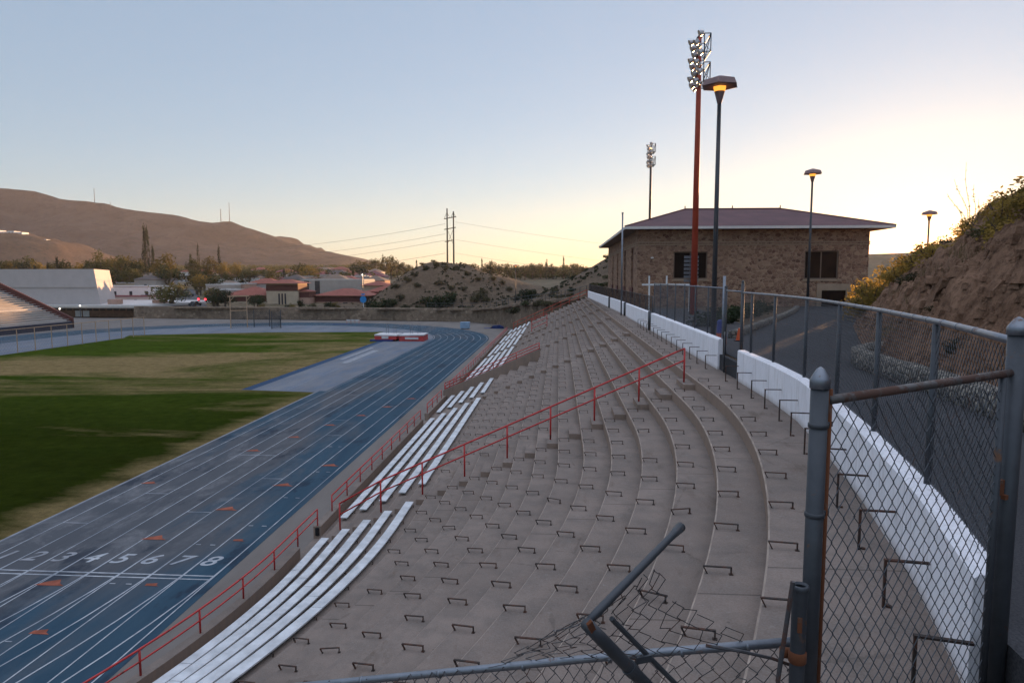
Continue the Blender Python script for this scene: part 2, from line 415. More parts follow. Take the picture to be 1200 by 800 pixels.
M['padred'] = simple('red_mat_vinyl', (.42, .05, .05), .6, .15, 1)
M['padwhite'] = simple('white_mat_vinyl', (.55, .53, .55), .6, .15, 1)
M['padblue'] = simple('blue_mat_vinyl', (.02, .04, .16), .6, .15, 1)
M['cart'] = simple('pale_blue_cover', (.22, .32, .45), .6, .15, 1)
M['bluesign'] = simple('blue_sign_face', (.02, .20, .52), .5, .05, 1)
M['conered'] = simple('orange_plastic', (.55, .09, .03), .6, .1, 2)
M['coneblue'] = simple('blue_plastic', (.03, .05, .25), .6, .1, 2)
M['net'] = simple('dark_cage_net', (.04, .05, .06), .9, .1, 1)
M['tanpole'] = simple('pale_timber_pole', (.40, .27, .18), .8, .15, 3)
M['pole'] = simple('weathered_timber', (.085, .08, .065), .9, .2, 3)
M['cable'] = simple('power_cable', (.10, .10, .105), .6, .05)
M['street'] = m_apron('street_asphalt', (.07, .07, .078), (.10, .10, .11))
M['black'] = simple('black_rubber', (.012, .012, .014), .7, .1)
M['car1'] = simple('dark_car_paint', (.03, .035, .05), .3, .1, 1, spec=.6)
M['car2'] = simple('silver_car_paint', (.35, .36, .38), .3, .1, 1, .4)
L_OLIVE = m_leaf('olive_leaves', (.035, .040, .012), (.095, .088, .028))
L_GOLD = m_leaf('golden_leaves', (.085, .065, .016), (.20, .145, .035), .4)
L_DARK = m_leaf('dark_leaves', (.014, .022, .009), (.040, .052, .018))
L_CYP = m_leaf('cypress_leaves', (.012, .018, .009), (.030, .040, .018), .2)
L_BUSH = m_leaf('desert_shrub_leaves', (.035, .034, .016), (.085, .075, .034))
L_BRIGHT = m_leaf('backlit_leaves', (.14, .10, .025), (.34, .23, .06), .68)  # backlit gold put into the leaf colour of the hill bushes
L_GRASS = m_leaf('dry_grass_blades', (.14, .10, .055), (.27, .195, .105), .45)

# ------------------------------------------------------------------ camera / light
H = 11.3
TH = math.atan(75 / 800); PH = math.atan(55 / 800 * math.cos(TH))
cam = bpy.data.cameras.new('camera'); camo = bpy.data.objects.new('camera', cam); COL.objects.link(camo)
cam.lens = 24.0; cam.sensor_width = 36.0; cam.clip_start = .05; cam.clip_end = 20000
camo.location = (0, 0, H); camo.rotation_euler = (PI / 2 - TH, 0, PH)
scene.camera = camo
SUN_EL = R_(2.45); SUN_AZ = R_(27.8)      # azimuth from +Y towards +X
sd = Vector((math.sin(SUN_AZ) * math.cos(SUN_EL), math.cos(SUN_AZ) * math.cos(SUN_EL), math.sin(SUN_EL)))
sun = bpy.data.lights.new('sun', 'SUN'); suno = bpy.data.objects.new('sun', sun); COL.objects.link(suno)
sun.energy = 4.0; sun.angle = R_(.53); sun.color = (1.0, .55, .25)
suno.rotation_euler = sd.to_track_quat('Z', 'Y').to_euler()
w = bpy.data.worlds.new('World'); scene.world = w; w.use_nodes = True
wt = w.node_tree; wt.nodes.clear()
sky = wt.nodes.new('ShaderNodeTexSky'); sky.sky_type = 'NISHITA'; sky.sun_disc = False
sky.sun_elevation = SUN_EL; sky.sun_rotation = SUN_AZ
sky.altitude = 1200; sky.air_density = 1.0; sky.dust_density = .55; sky.ozone_density = 1.6
bg = wt.nodes.new('ShaderNodeBackground'); bg.inputs[1].default_value = .15
wo = wt.nodes.new('ShaderNodeOutputWorld')
ga = wt.nodes.new('ShaderNodeGamma'); ga.inputs[1].default_value = .5
hs = wt.nodes.new('ShaderNodeHueSaturation'); hs.inputs['Saturation'].default_value = 1.45; hs.inputs['Value'].default_value = .40
wt.links.new(sky.outputs[0], ga.inputs[0]); wt.links.new(ga.outputs[0], hs.inputs['Color'])
# even twilight blue over the dome, plus added overhead fill for the shaded stands
tc = wt.nodes.new('ShaderNodeTexCoord'); sx = wt.nodes.new('ShaderNodeSeparateXYZ'); wt.links.new(tc.outputs['Generated'], sx.inputs[0])
mr = wt.nodes.new('ShaderNodeMapRange'); mr.interpolation_type = 'SMOOTHSTEP'; wt.links.new(sx.outputs[2], mr.inputs[0])
mr.inputs[1].default_value = .40; mr.inputs[2].default_value = .85; mr.inputs[3].default_value = 0.0; mr.inputs[4].default_value = 2.7
vm = wt.nodes.new('ShaderNodeVectorMath'); vm.operation = 'SCALE'; vm.inputs[0].default_value = (.53, .535, .58); wt.links.new(mr.outputs[0], vm.inputs['Scale'])
ad = wt.nodes.new('ShaderNodeVectorMath'); ad.operation = 'ADD'; wt.links.new(hs.outputs[0], ad.inputs[0]); wt.links.new(vm.outputs[0], ad.inputs[1])
ad0 = wt.nodes.new('ShaderNodeVectorMath'); ad0.operation = 'ADD'; ad0.inputs[1].default_value = (.42, .535, .745); wt.links.new(ad.outputs[0], ad0.inputs[0])
au = wt.nodes.new('ShaderNodeVectorMath'); au.operation = 'SCALE'; au.inputs['Scale'].default_value = .032
ga2 = wt.nodes.new('ShaderNodeGamma'); ga2.inputs[1].default_value = 2.0; wt.links.new(sky.outputs[0], ga2.inputs[0]); hs2 = wt.nodes.new('ShaderNodeHueSaturation'); hs2.inputs['Saturation'].default_value = .85; wt.links.new(ga2.outputs[0], hs2.inputs['Color']); wt.links.new(hs2.outputs[0], au.inputs[0])
ad2 = wt.nodes.new('ShaderNodeVectorMath'); ad2.operation = 'ADD'; wt.links.new(ad0.outputs[0], ad2.inputs[0]); wt.links.new(au.outputs[0], ad2.inputs[1])
wt.links.new(ad2.outputs[0], bg.inputs[0]); wt.links.new(bg.outputs[0], wo.inputs[0])
scene.view_settings.view_transform = 'Standard'; scene.view_settings.look = 'None'
scene.view_settings.exposure = 1.75; scene.view_settings.gamma = 1.0
scene.cycles.max_bounces = 6; scene.cycles.transparent_max_bounces = 8
scene.cycles.use_denoising = True

# ------------------------------------------------------------------ stand geometry
S0, XC = 18.3, -31.0
RUN, RISE = .67, .305
def xk(k): return 4.03 - RUN * (17 - k)
def zk(k): return 8.3 - RISE * (17 - k)
def rowx(x0, y):
    """x of the row line x0 at station y"""
    if y >= S0: return x0
    R = x0 - XC; d = S0 - y
    return XC + math.sqrt(max(R * R - d * d, 0.01))
def rowpath(x0, s0, s1, step=.6):
    pts = []; s = s0
    ss = []
    while s < 0: ss.append(s); s += step
    ss.append(0.0); ss.append(s1)
    R = x0 - XC
    for s in ss:
        if s < 0:
            a = s / R; pts.append((XC + R * math.cos(a), S0 + R * math.sin(a), math.cos(a), math.sin(a)))
        else: pts.append((x0, S0 + s, 1.0, 0.0))
    return pts
YEND = 106.0
def offset_pts_(pts, off):
    out = []
    for i, p in enumerate(pts):
        a = Vector(pts[max(i - 1, 0)]); b = Vector(pts[min(i + 1, len(pts) - 1)])
        t = (b - a).normalized(); out.append((p[0] + t.y * off, p[1] - t.x * off))
    return out
STAND = thing('grandstand', 'long grey concrete stepped grandstand curving along the blue running track', 'grandstand', (-2, 30, 0))
NOSE = simple('pale_concrete_edge', (.31, .25, .215), .95, .3, 3.0, spec=.1, detail=6)  # paler tone for the step nose chamfers
def tier(k, mb, x0, x1, z0, z1):
    """a step: nose chamfer, flat tread"""
    Rm = (x0 + x1) / 2 - XC
    prof = []
    amax = 1.02
    n = 44
    stations = [(-amax * (1 - i / n)) for i in range(n)] + [0.0]
    rings = []
    for a in stations:
        ca, sa = math.cos(a), math.sin(a)
        def P(x, z): return (XC + (x - XC) * ca, S0 + (x - XC) * sa, z)
        rings.append([P(x0, z0), P(x0, z1 - .02), P(x0 + .022, z1), P(x1, z1), P(x1, z0)])
    for y in (30., 45., 60., 80., YEND):
        rings.append([(x0, y, z0), (x0, y, z1 - .02), (x0 + .022, y, z1), (x1, y, z1), (x1, y, z0)])
    mb.sweep(rings)
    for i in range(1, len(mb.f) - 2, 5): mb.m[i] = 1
for k in range(0, 18):
    mb = MB()
    x1 = xk(k + 1) + .06 if k < 17 else 6.0
    tier(k, mb, xk(k), x1, zk(k) - .45, zk(k))
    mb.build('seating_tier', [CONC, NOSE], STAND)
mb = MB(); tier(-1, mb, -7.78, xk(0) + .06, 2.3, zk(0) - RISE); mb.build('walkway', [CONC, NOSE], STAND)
# front wall with gaps where the aisles come down
AISLES = [20.85, 39.3, 54.2, 68.5, 82.5, 95.0]
mb = MB()
def wallring(x0, x1, z0, z1, ys):
    rings = []
    for y in ys:
        rings.append([(rowx(x0, y), y, z0), (rowx(x0, y), y, z1), (rowx(x1, y), y, z1), (rowx(x1, y), y, z0)])
    return rings
ys = [-2 + i * .7 for i in range(32)]
segs = [(-2, 19.6), (21.4, 38.6), (40.2, 53.4), (55.0, 67.6), (69.2, 81.7), (83.2, 94.2), (95.8, YEND)]
for a, b in segs:
    yy = [a] + [y for y in ys if a < y < b] + [b]
    mb.sweep(wallring(-8.05, -7.80, 0, 3.12, yy))
mb.sweep(wallring(-8.04, -7.81, 0, 2.70, [-2] + ys[1:] + [21.5, YEND - .05]))
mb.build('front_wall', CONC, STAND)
# aisle half-steps
for ai, ya in enumerate(AISLES):
    k0 = 8 if ai == 2 else (4 if ai == 1 else 1)
    if ai >= 3: k0 = 5
    for k in range(k0, 18):
        xr = xk(k)
        m2 = MB()
        xa = rowx(xr, ya)
        m2.box((xa - .34, ya - .62, zk(k) - RISE - .03), (xa + .02 if ya > S0 else xa, ya + .62, zk(k) - .148))
        m2.build('half_step', CONC, STAND)
# sloping parapet beside the second aisle
mb = MB()
pz0, pz1 = zk(-1) + .45, zk(9) + .55
mb.add([(-8.0, 46.6, 2.4), (-1.25, 46.6, 5.2), (-1.25, 46.6, pz1), (-8.0, 46.6, pz0 + .2), (-8.0, 46.85, 2.4), (-1.25, 46.85, 5.2), (-1.25, 46.85, pz1), (-8.0, 46.85, pz0 + .2)],
       [(0, 1, 2, 3), (5, 4, 7, 6), (3, 2, 6, 7), (1, 5, 6, 2), (4, 0, 3, 7), (0, 4, 5, 1)])
mb.build('parapet', CONC, STAND)
mb = MB()
mb.add([(-8.0, 76.0, 2.4), (-1.25, 76.0, 5.2), (-1.25, 76.0, pz1 - .5), (-8.0, 76.0, pz0 - .4), (-8.0, 76.25, 2.4), (-1.25, 76.25, 5.2), (-1.25, 76.25, pz1 - .5), (-8.0, 76.25, pz0 - .4)],
       [(0, 1, 2, 3), (5, 4, 7, 6), (3, 2, 6, 7), (1, 5, 6, 2), (4, 0, 3, 7), (0, 4, 5, 1)])
mb.build('parapet', CONC, STAND)
mb = MB(); mb.box((5.26, 20.1, 8.2), (6.1, 22.65, 8.795)); mb.build('gate_step', M['asphalt'], STAND)
mb = MB(); _c = [(1.9, 1.0), (2.62, 3.0), (3.0, 4.3), (3.06, 4.93)]; _d = offset_pts_(_c, .06)
mb.sweep([[(a[0], a[1], 8.2), (a[0], a[1], 8.846), (b[0], b[1], 8.846), (b[0], b[1], 8.2)] for a, b in zip(_c, _d)]); mb.build('end_kerb', M['asphalt'], STAND)
mb = MB()   # end wall of the stand, stepping down
poly = []
for k in range(0, 18): poly += [(xk(k), zk(k) - RISE + .02), (xk(k), zk(k) + .02)]
poly = [(-8.05, 0), (-8.05, 3.1)] + poly + [(6.0, 8.32), (6.0, 0)]
rings = [[(x, y, z) for x, z in poly] for y in (YEND, YEND + .3)]
mb.sweep(rings)
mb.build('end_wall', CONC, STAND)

# ---- seat brackets (300 nearest as objects, the rest as one stuff object)
def bracket_mb(x, y, z, s=1.0):
    mb = MB(); w = .29; h = .088
    mb.box((x - .014, y - .016, z + h - .010), (x + w + .010, y + .016, z + h))
    for (xa, xb) in ((x - .008, x + .042), (x + w + .002, x + w + .002)):
        za, zb = z + h - .0105, z - .02
        mb.sweep([[(q - .007, y - .014, zz), (q + .007, y - .014, zz), (q + .007, y + .014, zz), (q - .007, y + .014, zz)] for q, zz in ((xa, za), (xb, zb))])
    mb.box((x + w - .02, y - .022, z), (x + w + .025, y + .022, z + .008))
    return mb
spots = []
for j in range(-9, 66):
    y = 13.05 + 1.38 * j
    for k in range(4, 18):
        if any(abs(y - a) < .72 for a in AISLES): continue
        if k <= 4 and y > 0: continue
        if k < 9 and (44 < y < 49 or 74 < y < 78): continue
        if rnd.random() < .025: continue
        x = rowx(xk(k) + .02, y)
        # drop those outside the frame
        dx, dy, dz = x, y, zk(k) - H
        d = -math.sin(PH) * math.cos(TH) * dx + math.cos(PH) * math.cos(TH) * dy - math.sin(TH) * dz
        if d < .5: continue
        px = 600 + 800 * (math.cos(PH) * dx + math.sin(PH) * dy) / d
        py = 400 - 800 * (-math.sin(PH) * math.sin(TH) * dx + math.cos(PH) * math.sin(TH) * dy + math.cos(TH) * dz) / d
        if px < -20 or px > 1100 or py > 812: continue
        spots.append((d, x, y, zk(k)))
spots.sort()
proto = bracket_mb(0, 0, 0).build('seat_bracket', M['bracket'])
BR_LABEL = 'low rusty iron seat bracket on the edge of a grey concrete step'
tag(proto, BR_LABEL, 'seat bracket', 'low seat brackets on the concrete steps')
for i, (d, x, y, z) in enumerate(spots[:300]):
    o = proto if i == 0 else proto.copy()
    if i: COL.objects.link(o)
    o.location = (x, y, z); o.rotation_euler = (0, 0, rnd.uniform(-.05, .05)); 
    a = (math.asin(clamp((y - S0) / (x - XC), -1, 1)) if y < S0 else 0); o.rotation_euler = (0, 0, a * .35 + (rnd.uniform(-.06, .06) if rnd.random() > .07 else rnd.uniform(-.4, .4)))
mb = MB()
for d, x, y, z in spots[300:]:
    b = bracket_mb(x, y, z); mb.add(b.v, b.f)
o = mb.build('seat_brackets_far', M['bracket']); tag(o, 'far rows of small iron seat brackets on the upper grandstand', 'seat brackets', kind='stuff')

# ---- white benches
PL_W, PL_H = .245, .125
ORD = ['lowest', 'second lowest', 'middle', 'second highest', 'highest']
bsec = [(-1.5, 20.15, 'nearest the camera, before the first red railed aisle', True), (21.95, 38.35, 'between the red railed aisle and the second aisle', False),
        (40.15, 46.05, 'short piece between the second aisle and the sloping parapet', False), (48.4, 67.6, 'just beyond the sloping parapet', False),
        (69.6, 81.6, 'in the second far section beyond the parapet', False), (83.6, 93.8, 'in the third far section beyond the parapet', False), (97.5, 105.3, 'in the farthest section at the end of the stand', False)]
for si, (ya, yb, txt, joints) in enumerate(bsec):
    for k in range(5):
        lab = '%s white bench plank %s' % (ORD[k], txt)
        xb = xk(k) + .03; z1 = zk(k) + PL_H
        t = thing('bench', lab, 'bench', (rowx(xb, (ya + yb) / 2), (ya + yb) / 2, zk(k)), 'white bench planks along the lowest steps')
        # plank in pieces about 4.6 m long with tight butt joints
        m1 = MB(); y = yb
        offs = 1.1 * k
        while y > ya + .01:
            L = min(4.6 if y < yb else 2.4 + offs, y - ya)
            y2 = max(ya, y - L)
            n = 8 if y2 < S0 else 1
            rings = []
            for i in range(n + 1):
                yy = lerp(y2 + .008, y - .008, i / n)
                a = rowx(xb, yy); b = rowx(xb + PL_W, yy)
                rings.append([(a, yy, z1 - .035), (a, yy, z1 - .006), (a + .006, yy, z1), (b - .006, yy, z1), (b, yy, z1 - .006), (b, yy, z1 - .035)])
            m1.sweep(rings)
            y = y2
        m1.build('plank', M['bench'], t)
        if si < 4:
            y = 13.05 - 1.38 * 12
            while y < yb:
                if y > ya + .2: bracket_mb(rowx(xb - .01, y), y, zk(k) - .0145).build('support', M['bracket'], t)
                y += 1.38

# ---- tall brackets on the top terrace along the white wall
WALLPTS = [(2.78, 4.3), (3.3, 6.0), (3.57, 6.95), (4.13, 9.4), (4.62, 12.0), (5.02, 14.6), (5.17, 17.0), (5.2, 20.0), (5.2, 60.0), (4.75, 83.0), (4.3, 102.0)]
def wallx(y): return plerp([(b, a) for a, b in WALLPTS], y)
tproto = None
for j in range(-6, 22):
    y = 13.05 + 1.38 * j
    if y < 4.4: continue
    if 20.6 < y < 21.9: continue
    x = wallx(y)
    L = .36
    mb = MB()
    mb.box((-L - .012, -.012, 0), (-L + .012, .012, .44)); mb.box((-L - .013, -.019, .441), (.0, .019, .458))
    mb.lathe([(.03, 0), (.025, .018)], (-L + .05, .02, 0), 6)
    if tproto is None:
        tproto = mb.build('wall_bracket', M['bracket']); o = tproto
        tag(o, 'tall rusty iron bracket on the top terrace reaching back to the white wall', 'seat bracket', 'tall brackets along the white wall')
    else:
        o = tproto.copy(); COL.objects.link(o)
    slope = (wallx(y + .3) - wallx(y - .3)) / .6
    o.location = (x - .01, y, 8.3); o.rotation_euler = (0, 0, -math.atan(slope) * .7 + rnd.uniform(-.05, .05))
# odd short studs on the wall: drilled pins left of each bracket are too small to matter

# ------------------------------------------------------------------ white wall pieces
def offset_pts(pts, off):
    out = []
    for i, p in enumerate(pts):
        a = Vector(pts[max(i - 1, 0)]); b = Vector(pts[min(i + 1, len(pts) - 1)])
        t = (b - a).normalized(); nrm = Vector((t.y, -t.x))
        out.append((p[0] + nrm.x * off, p[1] + nrm.y * off))
    return out
def wall_piece(ya, yb, label, z1=9.2, th=.22, n=24):
    pts = [(wallx(lerp(ya, yb, i / n)), lerp(ya, yb, i / n)) for i in range(n + 1)]
    back = offset_pts(pts, th)
    mb = MB(); rings = []
    for (x, y), (bx, by) in zip(pts, back):
        m1 = (lerp(x, bx, .16), lerp(y, by, .16)); m2 = (lerp(x, bx, .9), lerp(y, by, .9))
        rings.append([(x, y, 8.2), (x, y, z1 - .035), (*m1, z1), (*m2, z1), (bx, by, z1 - .03), (bx, by, 8.2)])
    mb.sweep(rings)
    o = mb.build('white_wall', M['whitewall']); tag(o, label, 'wall', 'white wall pieces along the top terrace')
    return o
wall_piece(4.9, 20.15, 'nearest white wall piece, curving under the tall chain link fence')
wall_piece(22.6, 39.0, 'straight white wall piece beside the open gate, under the grey mesh fence', 9.3)
wall_piece(39.75, 53.6, 'white wall piece beyond the first narrow gap, in front of the stone building', 9.3)
wall_piece(54.4, 68.0, 'white wall piece between the second and third narrow gaps', 9.3)
wall_piece(68.8, 102.0, 'farthest white wall piece, reaching the end of the stand', 9.3)

# ------------------------------------------------------------------ chain link
def chainlink(mb, P, ulen, vlen, w=.041, h=.05, r=.002, mask=None, jit=0.0, seed=1, knot=.006):
    rg = random.Random(seed)
    nu = int(ulen / w); nv = int(vlen / h)
    for i in range(nu):
        prev = None
        for j in range(nv + 1):
            side = (i + j) % 2
            u = (i + (side if True else 0)) * w + (knot if side else -knot) * 0.5
            v = j * h
            ok = mask is None or mask(u, v)
            if not ok: prev = None; continue
            p = Vector(P(u, v))
            if jit: p += Vector((rg.gauss(0, jit), rg.gauss(0, jit), rg.gauss(0, jit)))
            if prev is not None:
                tri(mb, prev, p, r)
            prev = p
def tri(mb, a, b, r):
    t = (b - a)
    if t.length < 1e-6: return
    t.normalize()
    u = t.cross(Vector((0, 0, 1)))
    if u.length < 1e-3: u = Vector((1, 0, 0))
    u.normalize(); w_ = t.cross(u)
    base = len(mb.v)
    for p in (a, b):
        for k in range(3):
            an = 2 * PI * k / 3
            mb.v.append(tuple(p + (u * math.cos(an) + w_ * math.sin(an)) * r))
    for k in range(3):
        k2 = (k + 1) % 3
        mb.f.append((base + k, base + k2, base + 3 + k2, base + 3 + k)); mb.m.append(0)
def polyarc(pts):
    L = [0.0]
    for a, b in zip(pts, pts[1:]): L.append(L[-1] + (Vector(b) - Vector(a)).length)
    def at(s):
        s = clamp(s, 0, L[-1])
        for i in range(len(pts) - 1):
            if s <= L[i + 1] + 1e-9:
                t = (s - L[i]) / max(L[i + 1] - L[i], 1e-9)
                return tuple(lerp(a, b, t) for a, b in zip(pts[i], pts[i + 1]))
        return pts[-1]
    return L[-1], at

# right-hand fence on the near white wall
FZ0, FZ1 = 9.22, 10.86
fy = [4.75, 7.1, 9.55, 12.0, 14.7, 17.3, 19.4, 20.4]
fp = offset_pts([(wallx(y), y) for y in [4.92 + i * .5 for i in range(32)]], .17)
FL, fat = polyarc(fp)
fence = thing('chain_link_fence', 'tall chain link fence on the near white wall with a bright pale top rail', 'fence', (5, 12, 9))
for y in fy[1:]:
    x = fp[0][0]
    for a, b in zip(fp, fp[1:]):
        if a[1] <= y <= b[1]: x = lerp(a[0], b[0], (y - a[1]) / (b[1] - a[1]))
    m1 = MB(); m1.tube([(x, y, 8.6), (x, y, FZ1 - .03)], .036 if y < 20 else .045, 10); m1.build('fence_post', M['galvdark'], fence, True)
m1 = MB(); m1.tube([(x, y, FZ1) for x, y in fp], .03, 10)
for i in range(2, len(fp) - 1):
    if i % 1 == 0:
        x, y = fp[i]; t = (Vector(fp[i]) - Vector(fp[i - 1])).normalized() * .012
        m1.tube([(x - t.x, y - t.y, FZ1), (x + t.x, y + t.y, FZ1)], .0335, 10)
m1.build('top_rail', M['galv'], fence, True)
m1 = MB(); m1.tube([(x, y, FZ0 + .02) for x, y in fp], .004, 5); m1.build('tension_wire', M['wire'], fence)
mb = MB()
chainlink(mb, lambda u, v: (*[q for q in fat(u)], FZ0 + v), FL, FZ1 - FZ0, .043, .053, .0031)
mb.build('mesh', M['wire'], fence)

# fence on the wall piece beyond the gate
f2 = thing('mesh_fence', 'grey chain link fence beyond the gate in front of the stone building', 'fence', (5.5, 30, 9))
f2p = [(5.37, 22.6), (5.37, 39.0)]
for i in range(8):
    y = lerp(22.7, 39.0, i / 7)
    m1 = MB(); m1.tube([(5.37, y, 8.6), (5.37, y, 11.0 if i else 11.35)], .03 if i else .05, 8); m1.build('fence_post', M['galv'] if i == 0 else M['galvdark'], f2, True)
m1 = MB(); m1.tube([(5.37, 22.7, 10.95), (5.37, 39.0, 10.95)], .024, 8); m1.build('top_rail', M['galv'], f2, True)
mb = MB(); chainlink(mb, lambda u, v: (5.37, 22.6 + u, 9.32 + v), 16.4, 1.62, .05, .06, .0032); mb.build('mesh', M['wire'], f2)
# low railing fence on the far wall
f3 = thing('low_fence', 'low dark chain link fence along the far white wall below the building', 'fence', (5.2, 70, 9))
for y in [39.6 + 3.1 * i for i in range(21)]:
    x = wallx(y) + .17
    m1 = MB(); m1.tube([(x, y, 8.8), (x, y, 10.25)], .03, 6); m1.build('fence_post', M['galvdark'], f3, True)
m1 = MB(); m1.tube([(wallx(y) + .17, y, 10.2) for y in (39.6, 60, 83, 101.6)], .024, 6); m1.build('top_rail', M['bolt'], f3)
mb = MB(); chainlink(mb, lambda u, v: (wallx(39.6 + u) + .17, 39.6 + u, 9.3 + v), 62, .9, .085, .09, .005); mb.build('mesh', M['bolt'], f3)
# tall bare steel posts by the gaps
for (px_, y, zt, rr0, lab) in ((5.20, 39.35, 9.38, .12, 'short thick dark steel post in the first narrow gap of the white wall'), (5.17, 54.0, 9.36, .10, 'short dark steel post in the second narrow gap of the white wall'), (5.0, 68.4, 9.36, .10, 'short dark steel post in the third narrow gap of the white wall')):
    mb = MB(); mb.tube([(px_, y, 8.3), (px_, y, zt)], rr0, 10); o = mb.build('gap_post', M['galvdark'], None, True); tag(o, lab, 'post')
mb = MB(); mb.tube([(4.97, 54.9, 8.3), (4.97, 54.9, 16.3)], .065, 10); mb.lathe([(.09, 0), (.09, .06), (.02, .1)], (4.97, 54.9, 16.3), 10)
o = mb.build('bare_pole', M['galv'], None, True); tag(o, 'tall thin bare grey pole in front of the left corner of the stone building', 'pole')

# gate at the opening
g = thing('open_gate', 'narrow grey steel gate frame standing at the opening between the white walls', 'gate', (5.3, 21.4, 8.3))
for y, zt in ((20.42, 11.15), (22.45, 10.98)):
    m1 = MB(); m1.tube([(5.37, y, 8.3), (5.37, y, zt)], .05, 10); m1.lathe([(.055, 0), (.05, .03), (.01, .07)], (5.37, y, zt), 10); m1.build('gate_post', M['galvdark'], g, True)
m1 = MB(); m1.tube([(5.37, 20.42, 10.88), (5.37, 22.45, 10.88)], .024, 8); m1.build('head_rail', M['galv'], g, True)
m1 = MB(); gx = lambda t: (lerp(5.34, 5.05, t), lerp(22.35, 21.1, t))
fr = [(*gx(0), 8.45), (*gx(0), 9.55), (*gx(1), 9.5), (*gx(1), 8.42)]
m1.tube(fr, .022, 8); m1.tube([fr[0], fr[3]], .022, 8); m1.build('leaf_frame', M['galvdark'], g, True)
m1 = MB(); chainlink(m1, lambda u, v: (*gx(u / 1.28), 8.45 + v), 1.26, 1.06, .05, .06, .003); m1.build('leaf_mesh', M['wire'], g)

# ------------------------------------------------------------------ near gate, posts, broken fence
LP = (1.42, 3.78); RP = (2.97, 4.62)
def post(name, x, y, z0, zt, r, lab, cat='post', mat='galvdark', cap=True):
    t = thing(name, lab, cat, (x, y, z0))
    m1 = MB(); m1.tube([(x, y, z0), (x, y, zt)], r, 20); m1.build('shaft', M[mat], t, True)
    if cap:
        m1 = MB(); m1.lathe([(r * 1.0, -.002), (r * 1.13, 0), (r * 1.13, .045), (r * 1.05, .055), (r * .45, .105), (.004, .118)], (x, y, zt), 20); m1.build('cap', M['galv'], t, True)
    return t
lpost = post('fence_post', *LP, 8.3, 10.70, .047, 'thick grey steel post with pointed cap at the left end of the mesh panel')
for z in (10.48, 9.98):
    m1 = MB()
    m1.lathe([(.046, 0), (.053, .004), (.053, .026), (.046, .03)], (*LP, z), 20, cap=False)
    m1.cbox((LP[0] + .065, LP[1] + .03, z + .015), (.06, .008, .028), .5)
    m1.build('clamp_band', M['galvdark'], lpost, True)
rpost = post('gate_post', *RP, 8.3, 10.93, .058, 'thick grey steel post with domed cap at the right end of the mesh panel')
m1 = MB(); m1.cbox((RP[0] - .075, RP[1] - .04, 9.93), (.05, .03, .10), .5); m1.cbox((RP[0] - .05, RP[1] - .055, 9.87), (.03, .03, .03), .5, 0); m1.build('latch', M['rustbar'], rpost)
# mesh panel between the two posts
gt = thing('mesh_gate', 'near chain link gate panel with a rusty top rail between two capped posts', 'gate', ((LP[0] + RP[0]) / 2, (LP[1] + RP[1]) / 2, 8.5))
ux, uy = RP[0] - LP[0], RP[1] - LP[1]; UL = math.hypot(ux, uy); ux /= UL; uy /= UL
G0, G1 = .085, UL - .10
def gp(u, v): return (LP[0] + ux * (G0 + u), LP[1] + uy * (G0 + u), 8.42 + v)
m1 = MB(); m1.tube([gp(-.01, 2.21), gp(G1 - G0 + .04, 2.265)], .0265, 12); m1.build('top_rail', M['railrust'], gt, True)
m1 = MB(); m1.tube([gp(0, -.05), gp(0, 2.27)], .012, 8); m1.build('tension_bar', M['rustbar'], gt, True)
m1 = MB(); m1.tube([gp(G1 - G0 - .03, -.05), gp(G1 - G0 - .03, 2.24)], .024, 10); m1.tube([gp(0, -.03), gp(G1 - G0, -.03)], .024, 10); m1.build('frame', M['galvdark'], gt, True)
mb = MB(); chainlink(mb, lambda u, v: gp(u + .01, v - .02 + .012 * math.sin(u * 9)), G1 - G0 - .02, 2.24, .045, .061, .0033, None, .0016, 5); mb.build('mesh', M['wire'], gt, True)

sp = thing('short_post', 'shorter open-ended steel post with a rusty hole beside the capped fence post', 'post', (1.305, 3.63, 8.3))
m1 = MB(); m1.tube([(1.305, 3.63, 8.3), (1.305, 3.63, 9.64)], .040, 18, cap=False); m1.lathe([(.043, 0), (.046, .01), (.046, .03), (.036, .034), (.030, .02)], (1.305, 3.63, 9.625), 18, cap=False); m1.build('shaft', M['galvdark'], sp, True)
m1 = MB(); m1.cbox((1.297, 3.592, 9.45), (.022, .012, .085), .1); m1.build('rust_patch', M['rustbar'], sp)
m1 = MB(); m1.lathe([(.041, 0), (.047, .006), (.047, .06), (.041, .066)], (1.305, 3.63, 9.22), 18, cap=False); m1.cbox((1.255, 3.67, 9.25), (.06, .03, .05), -.2); m1.build('collar', M['rustbar'], sp, True)

# fallen low fence running down over the steps
bf = thing('broken_fence', 'damaged low chain link fence with a sagging pipe rail and torn mesh', 'fence', (-.6, 4.5, 8.2))
A = Vector((1.33, 3.76, 9.265)); B = Vector((-1.63, 4.45, 8.46)); Cc = Vector((-2.6, 4.68, 8.19))
m1 = MB()
rp = [A, A.lerp(B, .3) + Vector((0, 0, .012)), A.lerp(B, .6) + Vector((0, 0, .006)), B, Cc]
m1.tube(rp, [.027, .025, .025, .025, .025], 14)
for t in (.08, .2, .34, .52, .71, .9):
    c = A.lerp(B, t); d = (B - A).normalized() * .009; m1.tube([c - d, c + d], .029, 12)
m1.build('rail', M['galv'], bf, True)
BL, bat = polyarc([tuple(A), tuple(B), tuple(Cc)])
def low_mesh(u, v):
    p = Vector(bat(u)); 
    return p + Vector((.03 * math.sin(u * 5 + v * 3), -.02 + .05 * v * math.sin(u * 2.3), -v + .02))
mb = MB(); chainlink(mb, low_mesh, BL, .95, .047, .060, .0030, None, .006, 11); mb.build('lower_mesh', M['wirerust'], bf)
P_b = Vector((.122, 2.72, 9.875)); P_t = Vector((.635, 3.47, 10.02)); P_g = Vector((1.30, 3.48, 8.30))
